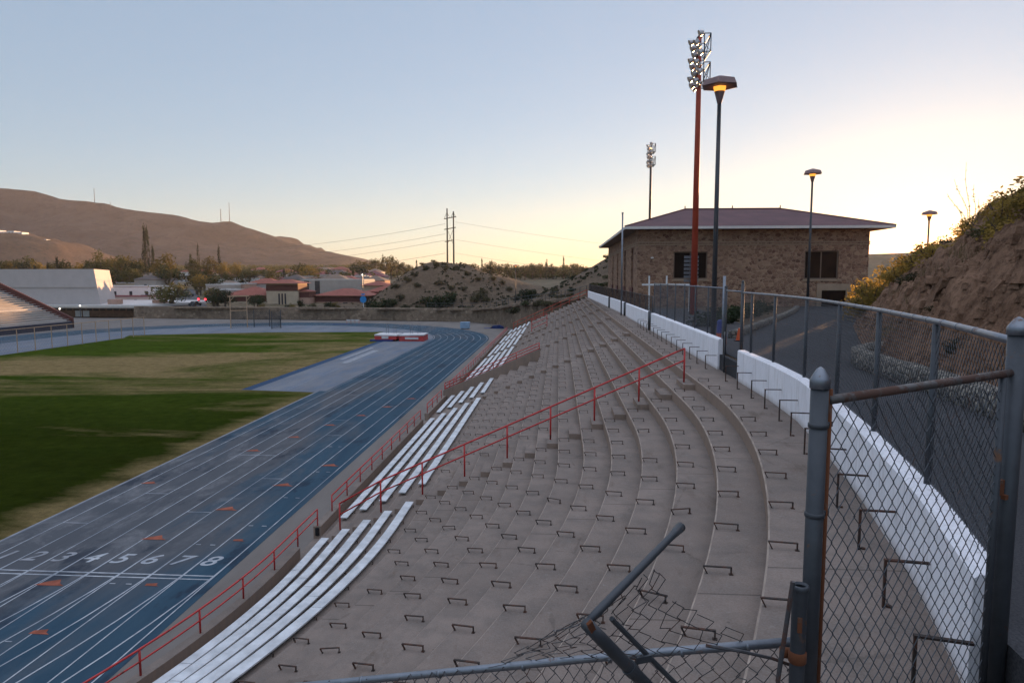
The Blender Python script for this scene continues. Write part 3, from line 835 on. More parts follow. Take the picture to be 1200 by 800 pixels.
def torn(u, v):
    q = u / 1.0
    p = A.lerp(B, lerp(.60, .06, q)).lerp(P_b.lerp(P_t, lerp(.0, .92, q)), v / .62)
    return p + Vector((.025 * math.sin(v * 9 + u * 4), .03 * math.sin(u * 7 + 2 * v), .02 * math.sin(u * 9 + v * 5)))
top = [(0, .60), (.3, .62), (.55, .62), (.7, .56), (.76, .40), (.84, .30), (.92, .16), (1.0, .06)]
rm = random.Random(3)
mb = MB(); chainlink(mb, torn, 1.0, .64, .043, .052, .0027, lambda u, v: v < plerp(top, u) and rm.random() > .035, .007, 17); mb.build('torn_mesh', M['wirerust'], bf)
m1 = MB(); m1.tube([(.80, 3.55, 9.34), (.98, 3.58, 9.30), (1.18, 3.66, 9.22), (1.30, 3.70, 9.16)], .009, 6)
m1.tube([(1.22, 3.60, 9.02), (1.19, 3.58, 9.14), (1.245, 3.57, 9.70)], .013, 8); m1.build('loose_bar', M['wirerust'], bf)
# bent post
bp = thing('bent_post', 'snapped grey steel pipe bent over above the torn mesh', 'post', (1.2, 3.0, 8.3))
def unp(px, py, d):
    a = (px - 600) / 800; b = (400 - py) / 800
    F = Vector((-math.sin(PH) * math.cos(TH), math.cos(PH) * math.cos(TH), -math.sin(TH))); Rr = Vector((math.cos(PH), math.sin(PH), 0)); U = Rr.cross(F)
    return Vector((0, 0, H)) + (F + Rr * a + U * b) * d
P_b = Vector((.122, 2.72, 9.875)); P_t = Vector((.635, 3.47, 10.02)); P_g = Vector((1.30, 3.48, 8.30))
m1 = MB(); m1.tube([P_g, P_b.lerp(P_g, .06), P_b], [.030, .029, .027], 16); m1.build('lower_pipe', M['galvdark'], bp, True)
m1 = MB(); m1.tube([P_b + Vector((.0, .02, -.01)), P_b.lerp(P_t, .1), P_b.lerp(P_t, .85), P_b.lerp(P_t, .9), P_t], [.014, .0195, .019, .020, .027], 14); m1.build('upper_pipe', M['galvdark'], bp, True)
m1 = MB(); c = P_b.lerp(P_g, .02)
m1.cbox(tuple(P_b + Vector((.02, -.03, .0))), (.025, .012, .11), .5, 0, .5, -.6); m1.build('split_edge', M['rustbar'], bp)
m1 = MB(); sh = Vector((.075, .06, .03)); m1.tube([P_b.lerp(P_g, .03) + sh, P_b.lerp(P_g, .32) + sh * 1.1, P_b.lerp(P_g, .5) + sh * 1.4], .012, 8)
cc = P_b.lerp(P_g, .17); dd = (P_g - P_b).normalized() * .02; m1.tube([cc - dd, cc + dd], .034, 14); m1.cbox(tuple(cc + Vector((.06, .03, .03))), (.07, .012, .03), .4); m1.build('clamp_bar', M['galvdark'], bp)

# ------------------------------------------------------------------ red railings
RX = -7.92
def front_rail(name, ys_, lab, group, foot=()):
    t = thing(name, lab, 'railing', (RX, (ys_[0] + ys_[-1]) / 2, 3.1), group)
    fine = []
    y = ys_[0]
    while y < ys_[-1]: fine.append(y); y += .8 if y < 22 else 8
    fine.append(ys_[-1])
    for h, r in ((.56, .024), (.30, .020)):
        m1 = MB(); m1.tube([(rowx(RX, y), y, 3.12 + h) for y in fine], r, 8); m1.build('rail', M['red'], t, True)
    for y in ys_:
        z0 = 2.9 if y in foot else 3.1
        m1 = MB(); m1.tube([(rowx(RX, y), y, z0), (rowx(RX, y), y, 3.12 + .56)], .024, 8)
        p = m1.build('rail_post', M['red'], t, True)
        if y in foot:
            m1 = MB(); m1.lathe([(.09, 0), (.09, .25), (.05, .28)], (rowx(RX, y), y, 2.81), 10); m1.build('foot', M['black'], p)
    return t
ys1 = [21.45 - 1.72 * i for i in range(13)][::-1]
front_rail('red_railing', ys1, 'near red pipe railing along the front wall beside the white start numbers', 'red railings along the front wall', (21.45,))
front_rail('red_railing', [22.9 + 1.72 * i for i in range(10)], 'red pipe railing along the front wall between the first and second aisles', 'red railings along the front wall', (22.9 + 1.72 * 9,))
front_rail('red_railing', [40.4 + 1.7 * i for i in range(4)], 'short red pipe railing along the front wall before the sloping parapet', 'red railings along the front wall', (40.4 + 1.7 * 3,))
front_rail('red_railing', [47.2 + 1.75 * i for i in range(34)], 'long far red pipe railing along the front wall to the end of the stand', 'red railings along the front wall')
# aisle railing
ar = thing('aisle_railing', 'long red two-pipe handrail climbing the steps across the grandstand', 'railing', (-1.5, 20.6, 5))
pts = []
for i in range(9):
    k = 2 * i
    x = xk(k) + .43; z = zk(k) + (.157 if i else .0); pts.append((x, 20.75, z))
    m1 = MB(); m1.tube([(x, 20.75, z - .01), (x, 20.75, z + 1.02)], .027, 8); m1.build('rail_post', M['red'], ar, True)
for h, r in ((1.02, .027), (.66, .024)):
    m1 = MB(); m1.tube([(x, y, z + h) for x, y, z in pts], r, 8); m1.build('rail', M['red'], ar, True)
# railing on the parapet and further up the far end
pr = thing('parapet_railing', 'red pipe railing on top of the sloping concrete parapet', 'railing', (-4.5, 46.7, 5))
ptop = lambda x: lerp(pz0 + .2, pz1, (x + 8.0) / 6.75)
for x in (-7.9, -6.2, -4.5, -2.9, -1.32):
    m1 = MB(); m1.tube([(x, 46.72, ptop(x) - .02), (x, 46.72, ptop(x) + .45)], .03, 6); m1.build('rail_post', M['red'], pr, True)
for h in (.06, .25, .45):
    m1 = MB(); m1.tube([(x, 46.72, ptop(x) + h) for x in (-7.9, -1.32)], .028, 6); m1.build('rail', M['red'], pr, True)
pr = thing('short_railing', 'short upright red railing at the top of the far parapet', 'railing', (-1.3, 76.1, 6))
for h in (.05, .55, 1.0):
    m1 = MB(); m1.tube([(-1.3, 76.1, zk(9) + .45 + h), (-3.0, 76.1, zk(7) + .30 + h)], .035, 6); m1.build('rail', M['red'], pr)
for x, z in ((-1.3, zk(9)), (-3.0, zk(7))):
    m1 = MB(); m1.tube([(x, 76.1, z), (x, 76.1, z + 1.45)], .04, 6); m1.build('rail_post', M['red'], pr)
er = thing('end_railing', 'orange red railing climbing the far end of the grandstand', 'railing', (-2, 106.2, 6))
for i in range(10):
    k = 2 * i - 1; k = max(0, min(17, k)); x = xk(k) + .3
    m1 = MB(); m1.tube([(x, 106.15, zk(k)), (x, 106.15, zk(k) + 1.1)], .045, 6); m1.build('rail_post', M['orange'], er)
for h in (.55, 1.1):
    m1 = MB(); m1.tube([(xk(k) + .3, 106.15, zk(k) + h) for k in (0, 17)], .05, 6); m1.build('rail', M['orange'], er)

# ------------------------------------------------------------------ track and field
def ring_pts(r, n=40, near=True):
    pts = []
    return pts
CX, YA, YB, R0, LW = -59.35, 26.0, 121.0, 36.5, 1.235
def sheet(name, poly, z, m):
    mb = MB(); mb.add([(x, y, z) for x, y in poly], [tuple(range(len(poly)))]); return struct(name, mb, m)
def strip(mb, pts, wd, z):
    l = offset_pts(pts, wd / 2); r = offset_pts(pts, -wd / 2)
    for i in range(len(pts) - 1):
        mb.quad((*l[i], z), (*l[i + 1], z), (*r[i + 1], z), (*r[i], z))
g = MB(); g.add([(-9000, -3000, -.35), (9000, -3000, -.35), (9000, 12000, -.35), (-9000, 12000, -.35)], [(0, 1, 2, 3)]); struct('ground', g, M['valley'])
sheet('apron', [(-150, -60), (-8.0, -60), (-8.0, 172), (-150, 185)], 0.0, M['apron'])
# blue ring, built as an outer stadium polygon
ro = R0 + 8 * LW
def stadium(r, n=48):
    p = []
    for i in range(n + 1):
        a = PI * i / n; p.append((CX + r * math.cos(a), YB + r * math.sin(a)))
    for i in range(n + 1):
        a = PI + PI * i / n; p.append((CX + r * math.cos(a), YA + r * math.sin(a)))
    return p
sheet('track', stadium(ro + .35), .004, M['track'])
sheet('track_chute', [(CX + R0 - .4, -50), (CX + ro + .35, -50), (CX + ro + .35, YA), (CX + R0 - .4, YA)], .006, M['track'])
inner = stadium(R0 - .25)
sheet('infield_area', inner, .009, M['dzone'])
sheet('edge_strip', [(CX + R0 - .95, -30), (CX + R0 - .26, -30), (CX + R0 - .26, 66), (CX + R0 - .95, 66)], .012, M['track'])
# grass
gp_ = [(-23.95, 14), (-23.95, 65.2), (-32.0, 66.2), (-32.0, 119), (-36.5, 139.5), (-60, 137), (-84, 128), (-81.3, 122), (-80.6, 14)]
sheet('field_grass', gp_, .015, M['grass'])
sheet('runway_edge', [(-32.0, 66.2), (-30.9, 66.1), (-30.9, 119), (-32.0, 119)], .017, M['bluestrip'])
mb = MB()
Z = .014
for k in range(9):
    r = R0 + k * LW
    pts = [(CX + r, YA + (YB - YA) * i / 10) for i in range(11)]
    strip(mb, pts, .05, Z)
    # bends
    far = [(CX + r * math.cos(a), YB + r * math.sin(a)) for a in [PI * i / 60 for i in range(61)]]
    strip(mb, far, .06, Z)
    nearb = [(CX + r * math.cos(a), YA + r * math.sin(a)) for a in [-PI * .5 * i / 40 for i in range(41)]]
    strip(mb, nearb[::-1], .06, Z)
    strip(mb, [(CX + r - .001, -48), (CX + r - .001, YA - .02)], .05, Z + .0015)
for k in range(9):   # left straight
    r = R0 + k * LW; strip(mb, [(CX - r, 20), (CX - r, YB)], .06, Z)
xa, xb = CX + R0, CX + R0 + 8 * LW
for y, wd in ((24.15, .045), (23.85, .04)): mb.quad((xa - .2, y - wd, Z + .003), (xb, y - wd, Z + .003), (xb, y + wd, Z + .003), (xa - .2, y + wd, Z + .003))
for ky, k0, k1 in ((31.0, 4, 5), (33.6, 1, 2), (36.6, 5, 6), (41.5, 2, 4), (47.2, 5, 6), (52.4, 4, 5), (58.4, 6, 7), (29.2, 0, 1), (64, 2, 3)):
    mb.quad((xa + k0 * LW, ky - .03, Z + .003), (xa + k1 * LW, ky - .03, Z + .003), (xa + k1 * LW, ky + .03, Z + .003), (xa + k0 * LW, ky + .03, Z + .003))
for k, yy in ((7, 29.4), (6, 27.1), (5, 23.3), (7, 33.4), (4, 19.2), (7, 38.1), (6, 44.0)):
    for dx in (.12, .75):
        x = xa + k * LW + dx; mb.quad((x, yy - .03, Z + .003), (x + .22, yy - .03, Z + .003), (x + .22, yy + .03, Z + .003), (x, yy + .03, Z + .003))
struct('lane_lines', mb, M['white_line'])
mb = MB(); strip(mb, [(-23.92, 12), (-23.92, 65)], .10, Z + .006)
strip(mb, [(-27.3, 66.5), (-27.3, 112)], .05, Z + .006)
mb.quad((-28.8, 88, Z + .006), (-27.8, 88, Z + .006), (-27.8, 104, Z + .006), (-28.8, 104, Z + .006))
mb.quad((-30.2, 92, Z + .006), (-29.7, 92, Z + .006), (-29.7, 108, Z + .006), (-30.2, 108, Z + .006))
struct('infield_lines', mb, M['faded_line'])
mb = MB()   # orange exchange-zone arrows
for x, y, s in [(-22.45, 35.39, .8), (-16.14, 31.56, 1), (-14.93, 35.53, 1), (-17.45, 27.71, 1), (-18.69, 23.2, 1), (-16.45, 19.81, .6), (-13.68, 27.68, .45), (-14.88, 23.3, .45), (-13.69, 39.55, 1), (-19.87, 42.67, .9), (-18.64, 46.54, .9),
                (-17.42, 50.58, .9), (-16.1, 54.37, .9), (-14.93, 58.17, .9), (-13.67, 62.37, .9)]:
    wq = .58 * s
    mb.add([(x - wq, y - .22 * s, Z + .004), (x + wq, y - .22 * s, Z + .004), (x + wq * .5, y - .02, Z + .004), (x + .1, y + .30 * s, Z + .004), (x - .3, y + .08, Z + .004)], [(0, 1, 2, 3, 4)])
struct('lane_marks', mb, M['orange_mark'])
# lane numbers
for i in range(8):
    cu = bpy.data.curves.new('lane_number', 'FONT'); cu.body = str(i + 1); cu.size = 1.28; cu.offset = .016; cu.shear = .22; cu.align_x = 'CENTER'; cu.align_y = 'CENTER'
    tmp = bpy.data.objects.new('tmp', cu); COL.objects.link(tmp)
    dg = bpy.context.evaluated_depsgraph_get(); me = bpy.data.meshes.new_from_object(tmp.evaluated_get(dg))
    bpy.data.objects.remove(tmp)
    me.materials.clear(); me.materials.append(M['white_line'] if i > 2 else M['faded_line'])
    o = bpy.data.objects.new('lane_number', me); COL.objects.link(o); o.location = (xa + (8 - i - 1 + .5 if False else (i + .5)) * LW - .28, 25.45, Z + .004); o.scale = (1.0, 1.0, 1)
    o['kind'] = 'structure'

# mats, cage, hurdles, cart
t = thing('landing_mat', 'red and white high jump landing mats with dark blue base on the far field', 'landing mat', (-28.6, 121, 0))
m1 = MB(); m1.prism([(-33.4, 118.6), (-31.5, 122.5), (-29.0, 122.5), (-29.3, 118.6)], .02, .32); m1.build('base', M['padblue'], t)
m1 = MB(); m1.box((-32.6, 118.8, .33), (-28.7, 123.2, .95)); m1.box((-28.3, 119.2, .02), (-23.9, 123.4, .95)); m1.build('side', M['padred'], t)
m1 = MB(); m1.cbox((-30.65, 121, 1.06), (4.0, 4.4, .22), 0, 0, 0, .02); m1.cbox((-26.1, 121.3, 1.08), (4.5, 4.3, .2), 0, 0, 0, -.02); m1.build('top_pad', M['padwhite'], t)
m1 = MB(); m1.cbox((-30.7, 118.74, .7), (1.2, .1, .4)); m1.cbox((-26.0, 119.13, .55), (2.4, .1, .35)); m1.build('front_panel', M['padwhite'], t)
for cx in (-30.4, -26.0):
    u = thing('jump_upright', 'pair of thin grey uprights standing on the %s landing mat' % ('left' if cx < -28 else 'right'), 'uprights', (cx, 122.0, 1.1))
    for dx in (-.9, -.5, .5, .9):
        m1 = MB(); m1.tube([(cx + dx, 122.2, 1.15), (cx + dx, 122.2, 2.9)], .04, 6); m1.build('stand', M['galv'], u)
    m1 = MB(); m1.tube([(cx - .9, 122.2, 2.5), (cx + .9, 122.2, 2.55)], .025, 5); m1.build('bar', M['galv'], u)
cg = thing('throwing_cage', 'tall throwing cage of pale posts and dark netting on the far field', 'cage', (-67, 148, 0))
for x, y in ((-72.8, 147), (-70.4, 150)):
    m1 = MB(); m1.tube([(x, y, 0), (x, y, 7.3)], .11, 8); m1.build('tall_post', M['tanpole'], cg)
    m1 = MB(); m1.tube([(x, y, 6.0), (x + .9, y, 7.0)], .08, 6); m1.build('brace', M['tanpole'], cg)
m1 = MB(); m1.tube([(-73.3, 147, 7.1), (-69.8, 150, 7.1)], .14, 6); m1.tube([(-72.8, 147, 3.9), (-70.4, 150, 3.9)], .1, 6); m1.build('crossbar', M['tanpole'], cg)
cpts = [(-72.8, 147), (-69.5, 151.5), (-66.5, 153), (-63.5, 152), (-62.0, 148.5), (-63.0, 146)]
for x, y in cpts[1:]:
    m1 = MB(); m1.tube([(x, y, 0), (x, y, 4.0)], .09, 6); m1.build('net_post', M['galvdark'], cg)
CLn, cat_ = polyarc(cpts)
m1 = MB(); chainlink(m1, lambda u, v: (*cat_(u), .1 + v), CLn, 3.7, .22, .24, .026); m1.build('net', M['net'], cg)
m1 = MB(); m1.box((-21.6, 148.6, .15), (-19.6, 150.2, 1.5)); 
t = thing('equipment_cart', 'pale blue covered cart standing on the far bend of the track', 'cart', (-20.6, 149.4, 0)); m1.build('cover', M['cart'], t)
for x in (-21.3, -19.9):
    m1 = MB(); m1.cbox((x, 149.4, .17), (.12, 1.0, .34)); m1.build('wheel', M['black'], t)
m1 = MB(); rr = [(0.2, 0), (1.6, .05), (2.2, .55), (3.6, .75), (4.6, .35)]
m1.sweep([[(-16.8 + a, 150.5, 0), (-16.8 + a, 150.3, h + .05), (-16.8 + a, 152.2, h * .9 + .05), (-16.8 + a, 152.6, 0)] for a, h in rr]); o = m1.build('tarpaulin', M['padblue']); tag(o, 'crumpled dark blue tarpaulin on the ground at the foot of the stone wall', 'tarpaulin')
m1 = MB(); m1.lathe([(.5, 0), (.9, .4), (.7, .9), (.2, 1.15)], (-22.6, 160.5, 0), 9); o = m1.build('dark_bush', M['black']); 
bpy.data.objects.remove(o)
t = thing('hurdle_pile', 'small stack of red and white hurdles on a blue circle far across the track', 'hurdles', (-50.0, 163, 0))
for i in range(3):
    m1 = MB(); x = -51 + i * 1.0
    m1.tube([(x - .5, 163, .02), (x - .5, 163, 1.0)], .04, 5); m1.tube([(x + .5, 163, .02), (x + .5, 163, 1.0)], .04, 5); m1.build('hurdle_frame', M['padred'], t)
    m1 = MB(); m1.cbox((x, 163, .95), (1.2, .06, .3)); m1.build('hurdle_bar', M['padwhite'], t)
mb = MB(); mb.lathe([(2.6, .0), (2.6, .001)], (-53, 162, .019), 24); struct('throwing_circle', mb, M['bluestrip'])
# left fence of the field
lf = thing('field_fence', 'long chain link fence with pale posts on the left edge of the grass', 'fence', (-80.9, 110, 0))
for i in range(17):
    y = 72 + 3.5 * i
    m1 = MB(); m1.tube([(-80.9, y, 0), (-80.9, y, 3.6)], .06, 6); m1.build('fence_post', M['tanpole'], lf)
m1 = MB(); m1.tube([(-80.9, 72, 3.6), (-80.9, 128, 3.6)], .06, 6); m1.build('top_rail', M['tanpole'], lf)
m1 = MB(); chainlink(m1, lambda u, v: (-80.9, 72 + u, .05 + v), 56, 3.5, .28, .3, .010); m1.build('mesh', M['wire'], lf)

# ------------------------------------------------------------------ far stand, gym
fs = thing('far_grandstand', 'far grandstand with pale bench rows on the left edge beside the pale hall', 'grandstand', (-118, 120, 0))
XF, NR = -109.0, 20
for i in range(NR):
    x0 = XF - i * .95; z0 = 1.6 + i * .42
    m1 = MB(); m1.box((x0 - 1.05, 60, z0 - .6), (x0, 145.5 , z0)); m1.box((x0 - .5, 60.2, z0 + .36), (x0 - .12, 145.2, z0 + .42)); m1.build('seat_row', M['greywall'] if i % 7 else M['gymlow'], fs)
m1 = MB(); m1.box((XF + .05, 58, 0), (XF + .3, 146, 1.55)); m1.build('front_wall', M['banner'], fs)
m1 = MB()
m1.sweep([[(x, y, z) for x, z in [(XF + .3, 0), (XF + .3, 2.3), (XF - 1, 2.9), (XF - NR * .95, 2.9 + NR * .42), (XF - NR * .95 - .8, 2.9 + NR * .42), (XF - NR * .95 - .8, 0)]] for y in (145.6, 146.1)]); m1.build('end_wall', M['redshutter'], fs)
# white letters on the dark front wall: T T U
def bars(mb, x, y, z, pat, s):
    for (a, b, c, d) in pat: mb.box((x, y + a * s, z + b * s), (x + .03, y + c * s, z + d * s))
m1 = MB()
Tp = [(0, .8, 1.1, 1), (.42, 0, .68, .8)]
for yy in (109.2, 112.0, 114.6, 116.6, 123.5): bars(m1, XF + .302, yy, .35, Tp, 1.0)
m1.build('lettering', M['white'], fs)

gy = thing('sports_hall', 'large pale windowless sports hall with battered sunlit end wall', 'building', (-150, 200, 0))
def tf(px, py, d): return None
m1 = MB()   # upper hall: leaning end wall
b0, b1 = -132.9, -149.5
z0, z1 = 3.6, 13.7
fr_ = [(-200, 190, z0), (b0, 190, z0), (-134.4, 190, z1), (-200, 190, z1)]
bk_ = [(-200, 222, z0), (b1 - .3, 222, z0), (-151.5, 222, z1), (-200, 222, z1)]
m1.add(fr_ + bk_, [(0, 1, 2, 3), (1, 5, 6, 2), (5, 4, 7, 6), (3, 2, 6, 7), (4, 0, 3, 7)]); m1.build('hall_wall', M['gymwhite'], gy)
m1 = MB(); m1.box((-200, 189.8, 8.3), (-133.6, 189.98, 8.42)); m1.build('wall_joint', M['greywall'], gy)
m1 = MB(); m1.box((-164, 184.5, 2.9), (-114.3, 228, 3.55)); m1.build('low_roof', M['gymlow'], gy)
m1 = MB(); m1.box((-164, 184.3, 2.55), (-114.1, 184.48, 3.5)); m1.build('roof_edge', M['fascia'], gy)
m1 = MB(); m1.box((-163, 187, 0), (-116.5, 226, 2.89)); m1.build('ground_floor_wall', M['brick'], gy)
for i in range(22):
    x = -161 + i * 2.0
    m1 = MB(); m1.box((x, 186.9, 1.9), (x + 1.6, 186.98, 2.6)); m1.build('window', M['glass'], gy)
for x in (-138.5, -136.2):
    m1 = MB(); m1.box((x, 186.88, .1), (x + 1.9, 186.97, 1.8)); m1.build('door', M['white'], gy)
m1 = MB(); m1.cbox((-128.4, 190, 4.3), (3, 2.5, 1.4)); m1.cbox((-121, 200, 4.0), (3, 3, .9)); m1.build('roof_plant', M['pink'], gy)

# ------------------------------------------------------------------ terrain
def T(x, y):
    z = 2.0 + .026 * max(0, y - 180)
    z += clamp(.19 * (x + 25), 0, 6.9) * (1 - sstep(190, 330, y))
    # middle mound
    dx = x + 39; rx = dx / (26 if dx < 0 else 44); ry = (y - 218) / 40
    z += 13.0 * bell(math.hypot(rx, ry) ** 1.1) * (1 + .10 * nz(x * .12, y * .12))
    # right mound behind the building
    z += 10.0 * bell(math.hypot((x - 26) / 40, (y - 152) / 50))
    # western ridge, its mostly hidden crest shaped to keep the stadium in shade
    if y > 380:
        cr = plerp([(20, 0), (90, 2), (131, 4), (139, 13), (149, 15.5), (165, 15), (200, 16), (320, 20), (700, 30)], x)
        z += cr * bell((y - 600) / 170)
    if y < 230: z += .35 * nz(x * .3, y * .3) * sstep(178, 190, y) + .15 * nz(x, y)
    return z
def grid(name, xs, ys, fn, m):
    mb = MB(); nx = len(xs)
    for y in ys:
        for x in xs: mb.v.append((x, y, fn(x, y)))
    for j in range(len(ys) - 1):
        for i in range(nx - 1):
            if fn is T and not keep(xs[i], ys[j]): continue
            a = j * nx + i; mb.f.append((a, a + 1, a + nx + 1, a + nx)); mb.m.append(0)
    return struct(name, mb, m, True)
# stone wall round the far end of the field (top and base polylines)
SW = [(-118, 182.5, 3.3), (-85, 181, 3.3), (-55, 179, 3.3), (-32, 176, 3.3), (-22, 172, 3.5), (-15, 164, 4.3), (-10.5, 152, 5.4), (-6.2, 140, 6.3), (-1.0, 125, 7.3), (2.5, 114, 8.2), (5.3, 106.5, 8.95)]
def wall_y(x):     # y of the wall at x
    return plerp([(p[0], p[1]) for p in SW], x)
def keep(x, y):
    if y > 184: return True
    if x > 5.2: return True
    return y > wall_y(x) - 3
def T2(x, y):
    wy = wall_y(x)
    return T(x, y)
def frange(a, b, n): return [lerp(a, b, i / n) for i in range(n + 1)]
xs = frange(-1200, -140, 26)[:-1] + frange(-140, 110, 125)[:-1] + frange(110, 1200, 50)
ys = frange(103, 260, 79)[:-1] + frange(260, 1200, 48)
def T_clip(x, y):
    z = T(x, y)
    if x < 6 and y < 190:
        wt_ = plerp([(p[0], p[2]) for p in SW], x)
        d = y - wall_y(x)
        z = lerp(wt_ - .45, z, clamp((d - 1.0) / 14))
    elif y < 112: z = min(z, 8.84 + 0.3 * (y - 103) * .1)
    return z
_T = T
def keepgrid():
    mb = MB(); nx = len(xs)
    for y in ys:
        for x in xs: mb.v.append((x, y, T_clip(x, y)))
    for j in range(len(ys) - 1):
        for i in range(nx - 1):
            x, y = xs[i + 1], ys[j + 1]
            if x < 6.5 and y < wall_y(x) + .6: continue
            a = j * nx + i; mb.f.append((a, a + 1, a + nx + 1, a + nx))
            cx, cy = xs[i], ys[j]
            mb.m.append(0 if (cy < 268 and cx > -75) else 1)
    o = mb.build('hillside', [M['slope'], M['valley']], None, True); o['kind'] = 'structure'
keepgrid()
mb = MB()
rings = []
fine = []
for a, b in zip(SW, SW[1:]):
    n = max(2, int((Vector(b) - Vector(a)).length / 2.2))
    for i in range(n): fine.append(tuple(lerp(p, q, i / n) for p, q in zip(a, b)))
fine.append(SW[-1])
bk = offset_pts([(p[0], p[1]) for p in fine], -.9)
for p, q in zip(fine, bk):
    zt = p[2] + .12 * nz(p[0] * .7, p[1] * .7)
    rings.append([(p[0] + .25 * 0, p[1] - .35, 0), (p[0], p[1], zt - .08), (lerp(p[0], q[0], .2), lerp(p[1], q[1], .2), zt), (q[0], q[1], zt), (q[0], q[1], 0)])
mb.sweep(rings)
o = mb.build('stone_wall', M['fieldwall']); tag(o, 'long brown rubble stone wall around the far end of the field rising behind the stand', 'wall')

# upper ground, road, low walls
ug = MB(); ug.add([(wallx(y) + .18, y, 8.80) for y in (4.95, 7, 9.5, 12, 15, 20, 60, 83, 102)] + [(4.6, 106.4, 8.80), (4.6, 112, 8.80), (70, 112, 8.80), (70, -14, 8.80), (-3, -14, 8.80), (-3, -2, 8.80), (1.93, 1.0, 8.80), (2.65, 3.0, 8.80), (3.03, 4.3, 8.80), (3.09, 4.9, 8.80)], [tuple(range(19))[::-1]])
struct('upper_ground', ug, M['slope'])
road_l = [(-1, -4), (1.93, 1.0), (2.65, 3.0), (3.03, 4.3), (3.09, 4.88), (3.8, 7), (4.35, 9.5), (4.85, 12), (5.25, 14.6), (5.4, 17), (5.43, 20), (5.6, 24), (6.8, 28), (8.6, 32), (10.4, 36), (13.2, 42), (17.2, 51), (20.5, 60), (25, 78)]
road_r = [(5.0, -4), (5.05, -3.6), (5.3, -2), (5.6, 1.0), (6.4, 5), (6.9, 8), (7.3, 10.5), (7.55, 12.4), (7.85, 14.8), (7.9, 17), (8.1, 19.2), (9.3, 21.4), (10.0, 22.8), (12.4, 29), (15.1, 36), (18.3, 43), (22.7, 52), (28.0, 62), (33, 78)]
def dens(p, n=4):
    o = []
    for a, b in zip(p, p[1:]):
        for i in range(n): o.append(tuple(lerp(u, v, i / n) for u, v in zip(a, b)))
    return o + [p[-1]]
rl, rr_ = dens(road_l), dens(road_r)
mb = MB()
for i in range(len(rl) - 1): mb.quad((*rl[i], 8.84), (*rr_[i], 8.84), (*rr_[i + 1], 8.84), (*rl[i + 1], 8.84))
struct('road', mb, M['asphalt'])
mb = MB(); mb.quad((5.43, 19.5, 8.836), (7.6, 18.6, 8.836), (9.4, 32, 8.836), (5.5, 44, 8.836)); mb.quad((5.5, 44, 8.836), (9.4, 32, 8.836), (11, 55, 8.836), (5.5, 55, 8.836)); struct('paved_yard', mb, M['asphalt'])
def low_wall(name, pts, h, th, lab):
    p = dens(pts, 5); b = offset_pts(p, th); rings = []
    for (x, y), (bx, by) in zip(p, b):
        hh = h + .03 * nz(x * 2.5, y * 2.5)
        m_ = (lerp(x, bx, .3), lerp(y, by, .3)); n_ = (lerp(x, bx, .75), lerp(y, by, .75))
        rings.append([(x, y, 8.7), (x, y, 8.84 + hh * .86), (*m_, 8.84 + hh), (*n_, 8.84 + hh), (bx, by, 8.84 + hh * .8), (bx, by, 8.7)])
    mb = MB(); mb.sweep(rings); o = mb.build(name, M['kerbstone'], None, True); tag(o, lab, 'wall'); return o
low_wall('stone_kerb_wall', [(5.6, 1.0)] + [(6.4, 5), (6.9, 8), (7.3, 10.5), (7.55, 12.4), (7.85, 14.8), (7.9, 17), (8.1, 19.2), (8.5, 20.4), (9.3, 21.4), (10.2, 22.0)], .50, .42, 'low rubble stone wall along the right side of the road under the rocky hill')
low_wall('stone_kerb_wall', [(6.9, 28.3), (8.6, 32), (10.4, 36), (13.2, 42), (16.2, 49), (18.5, 55)], .30, .35, 'low pale stone kerb wall curving along the far side of the road towards the building')

# ---- rocky hill right of the road
HB = [(5.2, -14), (5.7, -2), (6.1, 1.0), (6.8, 5), (7.35, 8), (7.75, 10.5), (8.0, 12.4), (8.3, 14.8), (8.35, 17), (8.6, 19.2), (9.9, 22.6), (12.3, 29.0), (15.0, 36.0), (18.2, 43), (22.6, 52), (27.9, 62), (33, 78)]
hb = dens(HB, 24)
CREST = [(-14, 12), (6, 11.5), (14, 10.5), (20, 9.2), (27, 8.0), (35, 5.8), (45, 3.9), (55, 3.1), (66, 2.5), (80, 2.0)]
hn = offset_pts(hb, 1.0)
hill_s = []
ROCK_LAYERS = 34
mb = MB(); ds = [i * .14 for i in range(22)] + [3.1 + i * .28 for i in range(25)] + [10.2, 11, 12, 13.2, 14.5, 16, 18, 20.5, 24, 29, 36, 45, 60]
def hill_z(d, y, x, px_=0):
    cr = plerp(CREST, y)
    base = cr * (1 - math.exp(-(d * 1.8 / cr) ** 1.2))
    n = 0
    if d > .08:
        am = min(1, d / 1.0); rk = sstep(46, 30, y)
        n += .45 * am * nz(x * .35, y * .35, 1) + .26 * am * nz(x * .9, y * .9, 2)
        P3 = Vector((x * .55, y * .55, base * .8))
        v1 = noise.voronoi(P3 * 1.6)[0]; v2 = noise.voronoi(P3 * 4.2 + Vector((3, 1, 7)))[0]
        n += am * (.25 + .75 * rk) * (.55 * (v1[1] - v1[0]) + .26 * (v2[1] - v2[0]) - .28)
        n += .16 * am * nz(x * 2.2, y * 2.2, 3 + base) + .07 * am * nz(x * 6, y * 6, 8)
        led = math.sin(base * 4.2 + 2.5 * nz(x * .4, y * .4, 6)); n += .12 * am * rk * led
    if d > 4.5: base -= (d - 4.5) * .10 * sstep(14, 24, y)
    base = max(base, -1.0)
    return 8.80 + base + n * min(1, cr / 5)
for (x, y), (nx_, ny_) in zip(hb, hn):
    ux_, uy_ = nx_ - x, ny_ - y
    row = []
    for d in ds:
        X, Y = x + ux_ * d, y + uy_ * d
        row.append((X, Y, hill_z(d, y, X)))
    hill_s.append(row)
for row in hill_s: mb.v.extend(row)
nd = len(ds)
